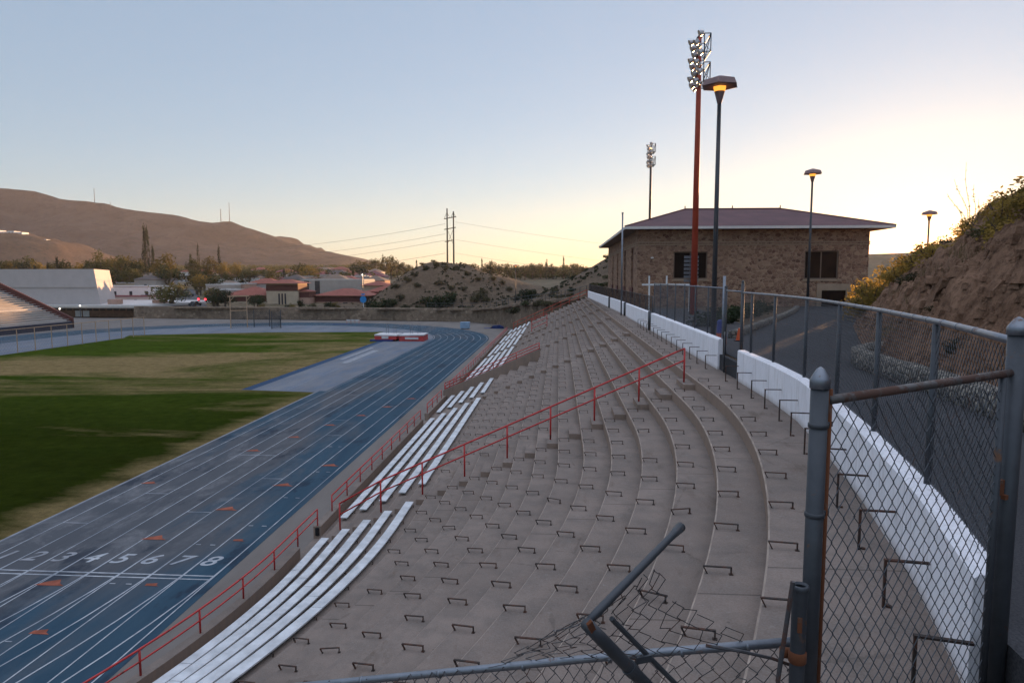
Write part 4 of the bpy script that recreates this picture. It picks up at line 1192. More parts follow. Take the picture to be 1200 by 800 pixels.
for i in range(len(hill_s) - 1):
    for j in range(nd - 1):
        a = i * nd + j; mb.f.append((a, a + 1, a + nd + 1, a + nd)); mb.m.append(0)
o = struct('rocky_hill', mb, M['rockslope'], False)
def hillpt(u, d):
    """point on the hill: u index along the base (float), d distance"""
    i = int(clamp(u * 2, 0, len(hb) - 1)); x, y = hb[i]; X, Y = x + (hn[i][0] - x) * d, y + (hn[i][1] - y) * d
    return X, Y, hill_z(d, y, X)

# loose stones embedded in the cut slope (uncountable)
mb = MB(); rg = random.Random(21)
for _ in range(4200):
    u = rg.uniform(20, 158); d = rg.uniform(.1, 9)
    X, Y, Zz = hillpt(u, d)
    s = rg.uniform(.04, .15) * (2.2 if rg.random() < .10 else 1)
    vs = []
    for a in range(5):
        an = 2 * PI * a / 5 + rg.uniform(-.3, .3); vs.append((X + math.cos(an) * s * rg.uniform(.7, 1.2), Y + math.sin(an) * s * rg.uniform(.7, 1.2), Zz - .08 + rg.uniform(-.05, .05) * s))
    tp = (X + rg.uniform(-.3, .3) * s, Y + rg.uniform(-.3, .3) * s)
    k = [(lerp(v[0], tp[0], .45), lerp(v[1], tp[1], .45), Zz + s * rg.uniform(.35, .8)) for v in vs]
    mb.add(vs + k, [(i, (i + 1) % 5, 5 + (i + 1) % 5, 5 + i) for i in range(5)] + [(5, 6, 7, 8, 9)])
o = mb.build('slope_rubble', M['rockslope']); tag(o, 'loose brown stones on the rocky cut slope', 'rubble', kind='stuff')
# dry grass and weeds on the slope (uncountable)
mb = MB()
for _ in range(5200):
    u = rg.uniform(20, 192); d = rg.uniform(.2, 13)
    X, Y, Zz = hillpt(u, d)
    if nz(X * .35, Y * .35, 9) < -.05: continue
    for _k in range(rg.randint(4, 8)):
        a = rg.uniform(0, 2 * PI); L = rg.uniform(.12, .42); ln = rg.uniform(.05, .25); wd = .012
        bx, by = X + rg.uniform(-.12, .12), Y + rg.uniform(-.12, .12)
        tx, ty = bx + math.cos(a) * ln, by + math.sin(a) * ln
        mb.add([(bx - wd * math.sin(a), by + wd * math.cos(a), Zz - .03), (bx + wd * math.sin(a), by - wd * math.cos(a), Zz - .03), (tx, ty, Zz + L)], [(0, 1, 2)])
o = mb.build('dry_grass', L_GRASS); tag(o, 'dry straw coloured grass on the rocky hill', 'grass', kind='stuff')

# ------------------------------------------------------------------ stone building
bd = thing('stone_building', 'single storey brown stone building with low hipped maroon roof and boarded windows', 'building', (16, 78, 8.8))
BX0, BX1, BY0, BY1, BZ0, BZ1 = 6.75, 26.1, 60.0, 95.0, 8.7, 15.35
def wall_holes(mb, u0, u1, z0, z1, holes, P, depth):
    us = sorted({u0, u1} | {h[0] for h in holes} | {h[1] for h in holes}); zs = sorted({z0, z1} | {h[2] for h in holes} | {h[3] for h in holes})
    for a, b in zip(us, us[1:]):
        for c, d in zip(zs, zs[1:]):
            if any(h[0] <= a and b <= h[1] and h[2] <= c and d <= h[3] for h in holes): continue
            mb.quad(P(a, c, 0), P(b, c, 0), P(b, d, 0), P(a, d, 0))
    for h in holes:
        a, b, c, d = h[:4]
        mb.quad(P(a, c, 0), P(a, c, depth), P(b, c, depth), P(b, c, 0)); mb.quad(P(a, d, 0), P(b, d, 0), P(b, d, depth), P(a, d, depth))
        mb.quad(P(a, c, 0), P(a, d, 0), P(a, d, depth), P(a, c, depth)); mb.quad(P(b, c, 0), P(b, c, depth), P(b, d, depth), P(b, d, 0))
fw = [(9.85, 12.72, 11.15, 13.5), (20.85, 23.65, 11.15, 13.55)]
sw_ = [(63.2, 65.0, 10.4, 14.0), (70.2, 72.0, 10.4, 14.0), (79, 80.6, 10.4, 14.0), (86, 87.6, 10.4, 14.0)]
m1 = MB(); wall_holes(m1, BX0, BX1, BZ0, BZ1, fw, lambda u, z, d: (u, BY0 + d, z), .32)
m1.quad((BX1, BY0, BZ0), (BX1, BY1, BZ0), (BX1, BY1, BZ1), (BX1, BY0, BZ1)); m1.quad((BX1, BY1, BZ0), (BX0, BY1, BZ0), (BX0, BY1, BZ1), (BX1, BY1, BZ1))
wall_holes(m1, BY0, BY1, BZ0, BZ1, sw_, lambda u, z, d: (BX0 + d, u, z), .3)
m1.build('wall', M['bstone'], bd)
for h in fw:
    wd = MB(); wd.box((h[0] + .002, BY0 + .2, h[2] + .002), (h[1] - .002, BY0 + .26, h[3] - .002)); win = wd.build('window', M['darkpane'], bd)
    m1 = MB()
    for a, b, c, d in ((h[0] + .001, h[0] + .09, h[2] + .001, h[3] - .001), (h[1] - .09, h[1] - .001, h[2] + .001, h[3] - .001), (h[0] + .09, h[1] - .09, h[2] + .001, h[2] + .1), (h[0] + .09, h[1] - .09, h[3] - .09, h[3] - .001), ((h[0] + h[1]) / 2 - .04, (h[0] + h[1]) / 2 + .04, h[2] + .1, h[3] - .09)):
        m1.box((a, BY0 + .14, c), (b, BY0 + .198, d))
    m1.build('frame', M['soffit'], win)
    m1 = MB(); m1.box((h[0] - .12, BY0 - .07, h[2] - .16), (h[1] + .12, BY0 - .003, h[2] - .003)); m1.build('sill', M['bstone_plain'], win)
for h in sw_:
    wd = MB(); wd.box((BX0 + .15, h[0] + .002, h[2] + .002), (BX0 + .2, h[1] - .002, h[3] - .002)); win = wd.build('window', M['redshutter'], bd)
    m1 = MB(); m1.box((BX0 - .12, h[0] - .15, h[2] - .9), (BX0 - .003, h[1] + .15, h[2] - .004)); m1.build('sill', M['redshutter'], win)
m1 = MB()
for z in (14.05, 14.25):
    m1.box((BX0 - .06, BY0 - .06, z), (BX1 + .06, BY0 - .003, z + .09)); m1.box((BX0 - .06, BY0 - .002, z), (BX0 - .003, BY1, z + .09))
m1.build('cornice_band', M['bstone_plain'], bd)
m1 = MB(); x = BX0
while x < BX1:
    m1.box((x, BY0 - .05, 14.145), (x + .16, BY0 - .004, 14.245)); x += .32
m1.build('dentil_band', M['brick'], bd)
m1 = MB()
for a, b, c, d in ((21.9, 22.3, 8.8, 10.75), (24.3, 24.7, 8.8, 10.75), (22.3, 24.3, 10.2, 10.75)): m1.box((a, BY0 - .16, c), (b, BY0 - .004, d))
m1.build('door_surround', M['bstone_plain'], bd)
m1 = MB(); m1.box((22.302, BY0 - .05, 8.8), (24.298, BY0 - .004, 10.198)); m1.build('door', M['darkpane'], bd)
EX0, EX1, EY0, EY1, EZ = 5.55, 27.7, 58.9, 97.0, 15.42
TX0, TX1, TY0, TY1, TZ = 11.6, 20.2, 65.0, 90, 17.55
m1 = MB()
e = [(EX0, EY0, EZ + .17), (EX1, EY0, EZ + .17), (EX1, EY1, EZ + .17), (EX0, EY1, EZ + .17)]; t_ = [(TX0, TY0, TZ), (TX1, TY0, TZ), (TX1, TY1, TZ), (TX0, TY1, TZ)]
m1.add(e + t_, [(0, 1, 5, 4), (1, 2, 6, 5), (2, 3, 7, 6), (3, 0, 4, 7), (4, 5, 6, 7)])
rf = m1.build('roof', M['maroon'], bd)
m1 = MB()
for a, b in zip(range(4), (1, 2, 3, 0)):
    m1.tube([Vector(e[a]) + Vector((0, 0, .02)), Vector(t_[a]) + Vector((0, 0, .03))], .07, 5); m1.tube([Vector(t_[a]) + Vector((0, 0, .03)), Vector(t_[b]) + Vector((0, 0, .03))], .08, 5)
m1.build('ridge_tiles', M['maroon'], rf)
m1 = MB()
for x in (TX0, (TX0 + TX1) / 2, TX1): m1.tube([(x, TY0, TZ), (x, TY0, TZ + .32)], .05, 6)
m1.build('finial', M['maroon'], rf)
m1 = MB()
m1.box((EX0, EY0, EZ - .05), (EX1, EY0 + .08, EZ + .165)); m1.box((EX0, EY1 - .08, EZ - .05), (EX1, EY1, EZ + .165)); m1.box((EX0, EY0 + .081, EZ - .05), (EX0 + .08, EY1 - .081, EZ + .165)); m1.box((EX1 - .08, EY0 + .081, EZ - .05), (EX1, EY1 - .081, EZ + .165))
m1.build('fascia', M['fascia'], bd)
m1 = MB(); m1.quad((EX0 + .08, EY0 + .08, EZ - .03), (EX0 + .08, EY1 - .08, EZ - .03), (EX1 - .08, EY1 - .08, EZ - .03), (EX1 - .08, EY0 + .08, EZ - .03)); m1.build('soffit', M['soffit'], bd)
# white pipe rail left of the poles, wall lamp
t = thing('white_frame', 'white pipe frame with three short uprights in front of the stone building', 'frame', (8, 50, 8.8))
m1 = MB(); m1.box((6.0, 50, 10.72), (9.6, 50.1, 10.84)); m1.build('crossbar', M['white'], t)
for x in (6.5, 7.75, 9.55):
    m1 = MB(); m1.box((x - .05, 49.97, 10.845), (x + .05, 50.07, 11.42)); m1.build('upright', M['white'], t)
for x in (6.52, 9.4):
    m1 = MB(); m1.box((x - .05, 50.02, 8.8), (x + .05, 50.12, 10.715)); m1.build('leg', M['white'], t)
m1 = MB(); m1.lathe([(.04, 0), (.13, .02), (.12, .12), (.03, .16)], (8.0, BY0 - .14, 12.9), 8)
o = m1.build('wall_lamp', M['fascia']); tag(o, 'small pale lamp fixed on the front wall of the stone building', 'wall lamp')
# ladder-like white board on the red pole
# ------------------------------------------------------------------ lamps and floodlights
def lamp(x, y, z0, h, lab, s=1.0):
    t = thing('street_lamp', lab, 'street lamp', (x, y, z0), 'street lamps with hexagonal hoods')
    m1 = MB(); m1.tube([(x, y, z0), (x, y, z0 + .12)], .17, 12); m1.tube([(x, y, z0), (x, y, z0 + h - 1.0)], [.105, .075], 12); m1.build('pole', M['lamppole'], t, True)
    m1 = MB(); m1.lathe([(.07, 0), (.20, .48)], (x, y, z0 + h - 1.05), 12); m1.build('neck', M['lamphood'], t, True)
    m1 = MB(); m1.lathe([(.22, 0), (.31, .36)], (x, y, z0 + h - .565), 6, rot=.3); m1.build('lantern', M['lampglow'], t)
    m1 = MB(); m1.lathe([(.60, 0), (.72, .02), (.62, .24), (.06, .42)], (x, y, z0 + h - .40), 6, rot=.25); m1.build('hood', M['lamphood'], t)
    return t
lamp(6.05, 27.2, 8.84, 10.05, 'tallest hexagonal hooded lamp post, lit amber, beside the red floodlight mast')
lamp(19.3, 54.6, 8.8, 10.75, 'lit hooded lamp post standing against the front wall of the stone building')
lamp(34.9, 67.9, 9.5, 8.1, 'small lit lamp post near the setting sun above the hill bushes')
lamp(-11.5, 182, 4.2, 10.5, 'distant hooded lamp post between the two dry mounds')
def flood(x, y, z0, h, lab, mat, r):
    t = thing('floodlight_mast', lab, 'floodlight', (x, y, z0), 'floodlight masts')
    m1 = MB(); m1.tube([(x, y, z0), (x, y, z0 + h - 3.6), (x, y, z0 + h)], [r, r * .7, r * .45], 12); m1.build('pole', mat, t, True)
    zt = z0 + h
    face = Vector((-.80, -.05, -.42)).normalized()
    for lv in range(6):
        z = zt - .15 - lv * .58
        n = 4 if lv else 2
        m1 = MB(); m1.tube([(x - .15, y - 1.0, z), (x - .15, y + 1.0, z)], .04, 6); m1.tube([(x, y, z), (x - .2, y, z)], .05, 6); m1.build('crossarm', M['galvdark'], t)
        for q in range(n):
            yy = y - .9 + 1.8 * q / (n - 1); xx = x - .12 - .26 * ((q + lv) % 2)
            d = face; u = d.cross(Vector((0, 0, 1))).normalized(); v = u.cross(d)
            m1 = MB(); prof = [(.04, -.20), (.10, -.18), (.18, -.02), (.225, .11)]
            rings = []
            for rr, zz in prof: rings.append([Vector((xx, yy, z)) + u * rr * math.cos(2 * PI * k / 12) + v * rr * math.sin(2 * PI * k / 12) + d * zz for k in range(12)])
            m1.sweep(rings, True, False); lp = m1.build('lamp', M['flood'], t, True)
            m1 = MB(); m1.add([Vector((xx, yy, z)) + u * 0.214 * math.cos(2 * PI * k / 12) + v * .214 * math.sin(2 * PI * k / 12) + d * .097 for k in range(12)], [tuple(range(12))]); m1.build('lens', M['floodlens'], lp)
    for c in (zt - .75, zt - 2.5):
        m1 = MB()
        X0, X1, Y0, Y1, Z0, Z1 = x + .10, x + .50, y - .95, y + .95, c - .55, c + .55
        C8 = [(a, b, cc) for a in (X0, X1) for b in (Y0, Y1) for cc in (Z0, Z1)]
        for i in range(8):
            for j in range(i + 1, 8):
                df = sum(1 for k in range(3) if C8[i][k] != C8[j][k])
                if df == 1: m1.tube([C8[i], C8[j]], .032, 4)
        m1.tube([(X1, Y0, Z0), (X1, Y1, Z1)], .025, 4); m1.tube([(X1, Y1, Z0), (X1, Y0, Z1)], .025, 4); m1.tube([(X0, Y0, Z0), (X1, Y0, Z1)], .025, 4); m1.tube([(X0, Y1, Z1), (X1, Y1, Z0)], .025, 4)
        for q in range(7):
            yy = lerp(Y0, Y1, q / 6); m1.tube([(X0, yy, Z0), (X1, yy, Z0)], .02, 4)
        m1.tube([(x, y, Z0), (X0, y, Z0)], .04, 4)
        m1.build('platform_cage', M['galvdark'], t)
    return t
flood(8.9, 46.0, 8.5, 18.2, 'tall red floodlight mast in front of the stone building', M['orange'], .23)
flood(12.65, 97.9, 8.8, 21.0, 'grey floodlight mast rising behind the roof of the stone building', M['galvdark'], .22)
t = thing('sign_board', 'white slatted board fixed behind the red mast in front of the left window', 'board', (9.5, 47, 11))
m1 = MB()
for i in range(7): m1.box((8.35, 46.6, 11.0 + i * .26), (9.3, 46.65, 11.0 + i * .26 + .17))
m1.build('panel', M['galv'], t)
m1 = MB(); m1.box((8.76, 46.66, 8.8), (8.88, 46.74, 12.9)); m1.build('stake', M['galvdark'], t)
for x, y, mt, lab in ((6.0, 25.6, 'coneblue', 'blue topped orange barrel at the foot of the tall lamp post'), (7.0, 27.0, 'conered', 'small orange cone right of the tall lamp post')):
    t = thing('barrel' if mt == 'coneblue' else 'traffic_cone', lab, 'barrel' if mt == 'coneblue' else 'cone', (x, y, 8.84))
    if mt == 'coneblue':
        m1 = MB(); m1.lathe([(.19, 0), (.18, .42)], (x, y, 8.84), 12); m1.build('lower_band', M['conered'], t)
        m1 = MB(); m1.lathe([(.18, .421), (.17, .85), (.12, .9)], (x, y, 8.84), 12); m1.build('upper_band', M['coneblue'], t)
    else:
        m1 = MB(); m1.box((x - .16, y - .16, 8.84), (x + .16, y + .16, 8.87)); m1.build('base', M['black'], t)
        m1 = MB(); m1.lathe([(.12, .031), (.03, .5)], (x, y, 8.84), 10); m1.build('shell', M['conered'], t)

# H-frame power pole and lines
hf = thing('power_pole', 'tall twin-leg timber power pole standing behind the dry mound', 'power pole', (-37.4, 235, 12))
for x, zt in ((-38.4, 34.8), (-36.2, 33.8)):
    m1 = MB(); m1.tube([(x, 235, 9), (x, 235, zt)], [.34, .22], 10); m1.build('pole', M['pole'], hf, True)
for z, x0_, x1_ in ((31.6, -39.5, -35.2), (28.0, -39.4, -35.3), (23.8, -39.2, -36.0)):
    m1 = MB(); m1.cbox(((x0_ + x1_) / 2, 234.7, z), (x1_ - x0_, .22, .28), 0, 0, 0, -.18); m1.build('crossarm', M['pole'], hf)
m1 = MB()
for x, zt in ((-38.4, 33.4), (-36.2, 33.4)):
    m1.tube([(x, 234.7, zt), (x - .9, 234.7, zt - 1.9)], .07, 4); m1.tube([(x, 234.7, zt), (x + .9, 234.7, zt - 1.7)], .07, 4)
m1.tube([(-38.4, 234.6, 27.8), (-36.2, 234.6, 22.4)], .06, 4); m1.tube([(-36.2, 234.6, 27.8), (-38.4, 234.6, 22.4)], .06, 4)
m1.build('brace', M['pole'], hf)
def cable(a, b, sag, lab, r=.045):
    n = 24; mb = MB()
    mb.tube([(lerp(a[0], b[0], i / n), lerp(a[1], b[1], i / n), lerp(a[2], b[2], i / n) - sag * 4 * (i / n) * (1 - i / n)) for i in range(n + 1)], r, 4)
    o = mb.build('power_line', M['cable']); tag(o, lab, 'power line', 'power lines from the timber pole')
for i, (z, nm) in enumerate(((29.6, 'topmost'), (26.2, 'second'), (24.0, 'third'), (19.6, 'lowest'))):
    cable((-39.0, 235, z), (-300, 420, z + 8 - i * 1.5), 9, '%s thin power line running left from the timber pole across the mountain' % nm)
for i, (z, nm) in enumerate(((30.2, 'upper'), (24.2, 'middle'), (19.6, 'lower'))):
    cable((-35.6, 235, z), (260, 400, z - 2 - i * 3), 10, '%s thin power line running right from the timber pole towards the building' % nm, .03)

# ------------------------------------------------------------------ vegetation
def leafcloud(name, mat, n, ls, shape, seed, clumps=14):
    """unit crown: about 1 wide, 1 tall, base at z=0"""
    rg = random.Random(seed); mb = MB(); cs = []
    for _ in range(clumps):
        while True:
            p = Vector((rg.uniform(-1, 1), rg.uniform(-1, 1), rg.uniform(-1, 1)))
            if .25 < p.length < 1: break
        p *= .72
        if shape == 'round': c = Vector((p.x * .42, p.y * .42, .5 + p.z * .42)); rr = rg.uniform(.12, .22)
        elif shape == 'broad': c = Vector((p.x * .48, p.y * .48, .55 + p.z * .34 - .18 * (p.x ** 2 + p.y ** 2))); rr = rg.uniform(.12, .2)
        elif shape == 'cypress':
            z = rg.uniform(.04, .97); q = .46 * math.sin(PI * min(1, z * .9 + .12)) ** .8 * (1 - z * .45); c = Vector((p.x * q, p.y * q, z)); rr = rg.uniform(.10, .17)
        elif shape == 'shrub': c = Vector((p.x * .42, p.y * .42, .32 + p.z * .3)); rr = rg.uniform(.14, .24)
        else:  # pine
            z = rg.uniform(.12, .98); q = .5 * (1.05 - z); c = Vector((p.x * q, p.y * q, z)); rr = rg.uniform(.07, .15)
        cs.append((c, rr))
    for i in range(n):
        c, rr = cs[i % clumps]
        d = Vector((rg.gauss(0, 1), rg.gauss(0, 1), rg.gauss(0, 1))); d.normalize()
        p = c + d * rr * rg.uniform(.35, 1.05) ** .7 if True else c
        nrm = (d + Vector((rg.gauss(0, .6), rg.gauss(0, .6), rg.gauss(0, .6)))).normalized()
        u = nrm.orthogonal().normalized(); a = rg.uniform(0, PI); v = nrm.cross(u)
        u, v = u * math.cos(a) + v * math.sin(a), v * math.cos(a) - u * math.sin(a)
        s = ls * rg.uniform(.6, 1.3)
        mb.add([p - u * s, p - v * s * .55, p + u * s, p + v * s * .55], [(0, 1, 2, 3)])
    return mb
def trunk_mb(seed, h0=.35):
    rg = random.Random(seed); mb = MB()
    mb.tube([(0, 0, -.03), (rg.uniform(-.02, .02), rg.uniform(-.02, .02), h0 * .6), (rg.uniform(-.03, .03), 0, h0)], [.045, .034, .03], 6)
    for k in range(5):
        a = 2 * PI * k / 5 + rg.uniform(-.4, .4); mb.tube([(0, 0, h0 * .8), (math.cos(a) * .16, math.sin(a) * .16, h0 + .14), (math.cos(a) * .28, math.sin(a) * .28, h0 + .34)], [.024, .015, .006], 5)
    return mb
CR = {}
def crownproto(key, mat, shape, n, ls, clumps):
    for v in range(3):
        o = leafcloud(key, mat, n, ls, shape, hash_(key) + v, clumps)
        CR.setdefault(key, []).append(o)
def hash_(s): return sum(ord(c) * (i + 3) for i, c in enumerate(s))
_mesh = {}
def crown_mesh(key, v, mat, shape, n, ls, clumps):
    kk = (key, v)
    if kk not in _mesh:
        mb = leafcloud(key, mat, n, ls, shape, hash_(key) + v, clumps)
        me = bpy.data.meshes.new('crown'); me.from_pydata(mb.v, [], mb.f); me.materials.append(mat); me.update(); _mesh[kk] = me
    return _mesh[kk]
def trunk_mesh(v, h0):
    kk = ('trunk', v, h0)
    if kk not in _mesh:
        mb = trunk_mb(v, h0); me = bpy.data.meshes.new('trunk'); me.from_pydata(mb.v, [], mb.f); me.materials.append(M['bark']); me.update(); _mesh[kk] = me
    return _mesh[kk]
KIND = {'olive': (L_OLIVE, 'round', 900, .035, 18), 'gold': (L_GOLD, 'round', 900, .035, 18), 'dark': (L_DARK, 'broad', 900, .035, 18), 'broad': (L_OLIVE, 'broad', 1200, .030, 22),
        'cypress': (L_CYP, 'cypress', 700, .04, 20), 'pine': (L_DARK, 'pine', 700, .04, 22), 'shrub': (L_BUSH, 'shrub', 420, .05, 10), 'darkshrub': (L_DARK, 'shrub', 480, .05, 10), 'goldshrub': (L_GOLD, 'shrub', 480, .05, 10)}
tr = random.Random(5)
def tree(kind, x, y, w_, h_, label, group, z=None, name='tree'):
    if group == 'trees behind the sports hall' and kind not in ('cypress', 'pine'): h_ *= 1.7; w_ *= 1.15
    if group == 'trees between the hall and the street': h_ *= 1.3
    if group == 'trees along the street': h_ *= 1.12
    mat, shape, n, ls, cl = KIND[kind]
    z = T_clip(x, y) if z is None else z
    shrub = 'shrub' in kind
    nm = 'shrub' if shrub else ('cypress_tree' if kind == 'cypress' else name)
    t = thing(nm, label, 'shrub' if shrub else 'tree', (x, y, z - (.3 if shrub else .05)), group, tr.uniform(0, 6.28)); t.scale = (w_, w_, h_)
    v = tr.randrange(3)
    c = bpy.data.objects.new('crown', crown_mesh(kind, v, mat, shape, n, ls, cl)); COL.objects.link(c); c.parent = t
    if not shrub: c.location = (0, 0, .12 if kind in ('olive', 'gold', 'dark', 'broad') else .03)
    if group == 'bushy trees behind the stone wall': c.location = (0, 0, -.06)
    tm = trunk_mesh(v, .35 if not shrub else .18)
    k = bpy.data.objects.new('trunk' if not shrub else 'stems', tm); COL.objects.link(k); k.parent = t
    return t
def ppos(px, dist):
    """world x at station y=dist for a picture column (used to lay out the town by bearing)"""
    a = math.atan((px - 600) / 800) - PH
    return dist * math.tan(a)
# town trees: clusters with ordinals
ORDN = ['first', 'second', 'third', 'fourth', 'fifth', 'sixth', 'seventh', 'eighth', 'ninth', 'tenth', 'eleventh', 'twelfth', 'thirteenth', 'fourteenth', 'fifteenth', 'sixteenth', 'seventeenth', 'eighteenth', 'nineteenth', 'twentieth']
KW = {'olive': 'olive green', 'gold': 'golden', 'dark': 'dark green', 'broad': 'broad olive', 'cypress': 'slender dark cypress', 'pine': 'dark pointed', 'shrub': 'grey green', 'darkshrub': 'dark', 'goldshrub': 'golden'}
def cluster(place, group, items):
    cnt = {}
    for it in sorted(items, key=lambda q: q[1]):
        kind, px, d, w_, h_ = it
        cnt[kind] = cnt.get(kind, 0) + 1
        tot = sum(1 for q in items if q[0] == kind)
        wd = 'shrub' if 'shrub' in kind else 'tree'
        lab = ('%s %s %s' % (KW[kind], wd, place)) if tot == 1 else '%s %s %s from the left %s' % (ORDN[cnt[kind] - 1], KW[kind], wd, place)
        tree(kind, ppos(px, d), d, w_, h_, lab, group)
cluster('rising behind the pale sports hall roof', 'trees behind the sports hall',
        [('olive', 3, 330, 12, 9), ('gold', 12, 320, 11, 8), ('olive', 22, 345, 12, 9), ('dark', 30, 330, 9, 9), ('olive', 38, 340, 12, 10), ('pine', 44, 325, 7, 11), ('gold', 50, 335, 10, 8), ('cypress', 59, 330, 3.4, 12), ('cypress', 70, 325, 4.2, 15), ('olive', 64, 345, 10, 8),
         ('olive', 78, 335, 11, 9), ('pine', 86, 340, 7, 10), ('gold', 95, 330, 9, 8), ('pine', 103, 335, 7, 11), ('olive', 112, 330, 11, 9), ('broad', 122, 320, 13, 11), ('gold', 124, 345, 9, 9)])
cluster('between the sports hall and the street', 'trees between the hall and the street',
        [('dark', 131, 255, 9, 9), ('gold', 137, 300, 11, 12), ('olive', 145, 285, 13, 13), ('gold', 151, 310, 12, 13), ('dark', 158, 280, 9, 11), ('olive', 164, 290, 12, 11), ('cypress', 173, 330, 5, 22), ('cypress', 176, 335, 5, 22), ('cypress', 182, 340, 4.5, 15),
         ('gold', 186, 330, 11, 10), ('gold', 195, 280, 14, 13), ('dark', 199, 265, 14, 10), ('olive', 156, 262, 10, 9), ('gold', 168, 345, 12, 12)])
bt = tree('broad', ppos(203, 197), 197, 17.0, 9.0, 'large round olive tree at the left corner of the street beside the hall', 'street corner trees')
for c in bt.children:
    if c.name.startswith('crown'): c.location.z = -.10; c.scale = (1, 1, 1.12)
cluster('along the right side of the street', 'trees along the street',
        [('gold', 206, 520, 10, 10), ('olive', 229, 360, 11, 14), ('olive', 232, 270, 12, 10), ('gold', 236, 262, 9, 8), ('pine', 226, 400, 7, 15), ('cypress', 235, 420, 4, 20), ('gold', 248, 350, 12, 15), ('cypress', 259, 380, 4.5, 18), ('gold', 262, 360, 11, 12), ('olive', 252, 240, 10, 8),
         ('gold', 277, 330, 9, 12), ('olive', 268, 300, 9, 8), ('dark', 240, 300, 9, 8)])
cluster('behind the stone wall below the street crossing', 'bushy trees behind the stone wall',
        [('dark', 251, 196, 6.5, 6.0), ('olive', 255, 198, 9, 7.5), ('dark', 264, 197, 8, 6.5), ('gold', 250, 203, 7, 7.2), ('dark', 302, 198, 6, 4.5), ('dark', 298, 193, 5, 4)])
cluster('in front of the red roofed buildings', 'shrubs in front of the red roofed buildings',
        [('darkshrub', 338, 193, 3.4, 2.4), ('goldshrub', 341, 191, 3.2, 2.6), ('darkshrub', 352, 196, 3, 4.2), ('shrub', 365, 193, 5, 3.2), ('darkshrub', 386, 194, 4.5, 3.4), ('goldshrub', 394, 194, 4, 3), ('goldshrub', 307, 192, 3, 3)])
cluster('behind the red roofed buildings', 'trees behind the red roofed buildings',
        [('olive', 292, 300, 13, 10), ('gold', 300, 305, 13, 10), ('olive', 310, 310, 11, 9), ('gold', 321, 300, 9, 10), ('olive', 352, 330, 15, 13), ('gold', 362, 320, 13, 12), ('olive', 372, 360, 13, 11), ('dark', 385, 350, 12, 9), ('gold', 396, 380, 10, 9), ('olive', 408, 330, 11, 9), ('dark', 420, 400, 14, 12), ('gold', 340, 370, 10, 9),
         ('cypress', 334, 330, 4, 9), ('pine', 415, 300, 6, 9)])
cluster('on the skyline left of the timber pole', 'trees on the skyline left of the pole',
        [('olive', 425, 520, 18, 14), ('dark', 433, 540, 16, 13), ('olive', 441, 520, 13, 16), ('pine', 449, 500, 7, 18), ('gold', 452, 480, 12, 17), ('olive', 459, 490, 13, 18), ('dark', 466, 520, 14, 14), ('cypress', 489, 480, 4, 13), ('olive', 476, 520, 15, 12), ('olive', 416, 530, 15, 12)])
cluster('on the skyline right of the timber pole', 'trees on the skyline right of the pole',
        [('olive', 537, 480, 14, 11), ('olive', 546, 490, 12, 12), ('olive', 556, 480, 13, 12), ('cypress', 565, 470, 4, 14), ('olive', 571, 490, 12, 12), ('olive', 577, 480, 10, 14), ('dark', 586, 500, 14, 13), ('olive', 596, 480, 13, 12), ('dark', 605, 490, 12, 12), ('olive', 615, 470, 14, 11), ('olive', 624, 490, 13, 12), ('pine', 640, 480, 6, 14),
         ('olive', 633, 500, 14, 12), ('dark', 648, 490, 13, 11), ('olive', 660, 480, 13, 11), ('olive', 672, 500, 14, 12), ('cypress', 660, 520, 4, 15), ('dark', 684, 500, 13, 10)])
# mound shrubs
sr = random.Random(12)
MS = [(478, 200, 3, 2), (486, 203, 3.4, 2), (470, 190, 3.6, 2.4), (460, 188, 5, 3), (452, 186, 6, 3.2), (441, 184, 6, 3.0), (434, 186, 5, 3), (500, 206, 2.8, 1.8), (512, 208, 3, 2), (523, 205, 3.2, 2), (515, 198, 3.4, 2), (489, 196, 3, 2), (499, 188, 5, 2.6), (506, 184, 6.5, 3.6), (517, 186, 7.5, 4.2), (528, 189, 6.5, 4), (544, 196, 3, 2), (556, 190, 3.6, 2.4), (562, 192, 4, 2.6),
      (570, 190, 3, 2.2), (535, 210, 3, 1.8), (548, 207, 3, 1.8), (560, 204, 2.6, 1.6), (577, 205, 3, 1.8), (588, 204, 3, 2), (597, 200, 3, 2), (566, 196, 3.5, 2.4), (492, 181, 3, 1.8), (475, 181, 4, 2), (550, 181, 3, 1.6), (508, 213, 2.2, 1.2), (520, 213, 2, 1.2), (495, 212, 2.4, 1.4), (465, 199, 3, 2), (530, 196, 3, 2), (605, 190, 4, 2.6), (616, 180, 6, 4.0), (624, 178, 5, 3.6)]
for px, d, w_, h_ in MS:
    x = ppos(px, d); h_ *= 1.45
    big = w_ > 4.4
    t = tree('darkshrub' if big else 'shrub', x, d, w_, h_, 'dense dark shrub at the foot of the dry mound behind the stone wall' if big else 'small grey green shrub scattered on the bare flank of the middle mound', 'dark shrubs at the foot of the mound' if big else 'small shrubs on the middle mound')
for i in range(42):
    x = sr.uniform(-8, 34); y = sr.uniform(112, 150)
    tree('shrub' if sr.random() < .7 else 'darkshrub', x, y, sr.uniform(1.6, 3.4), sr.uniform(1.0, 2.0), 'low desert shrub dotted over the slope left of the stone building', 'shrubs on the right mound')
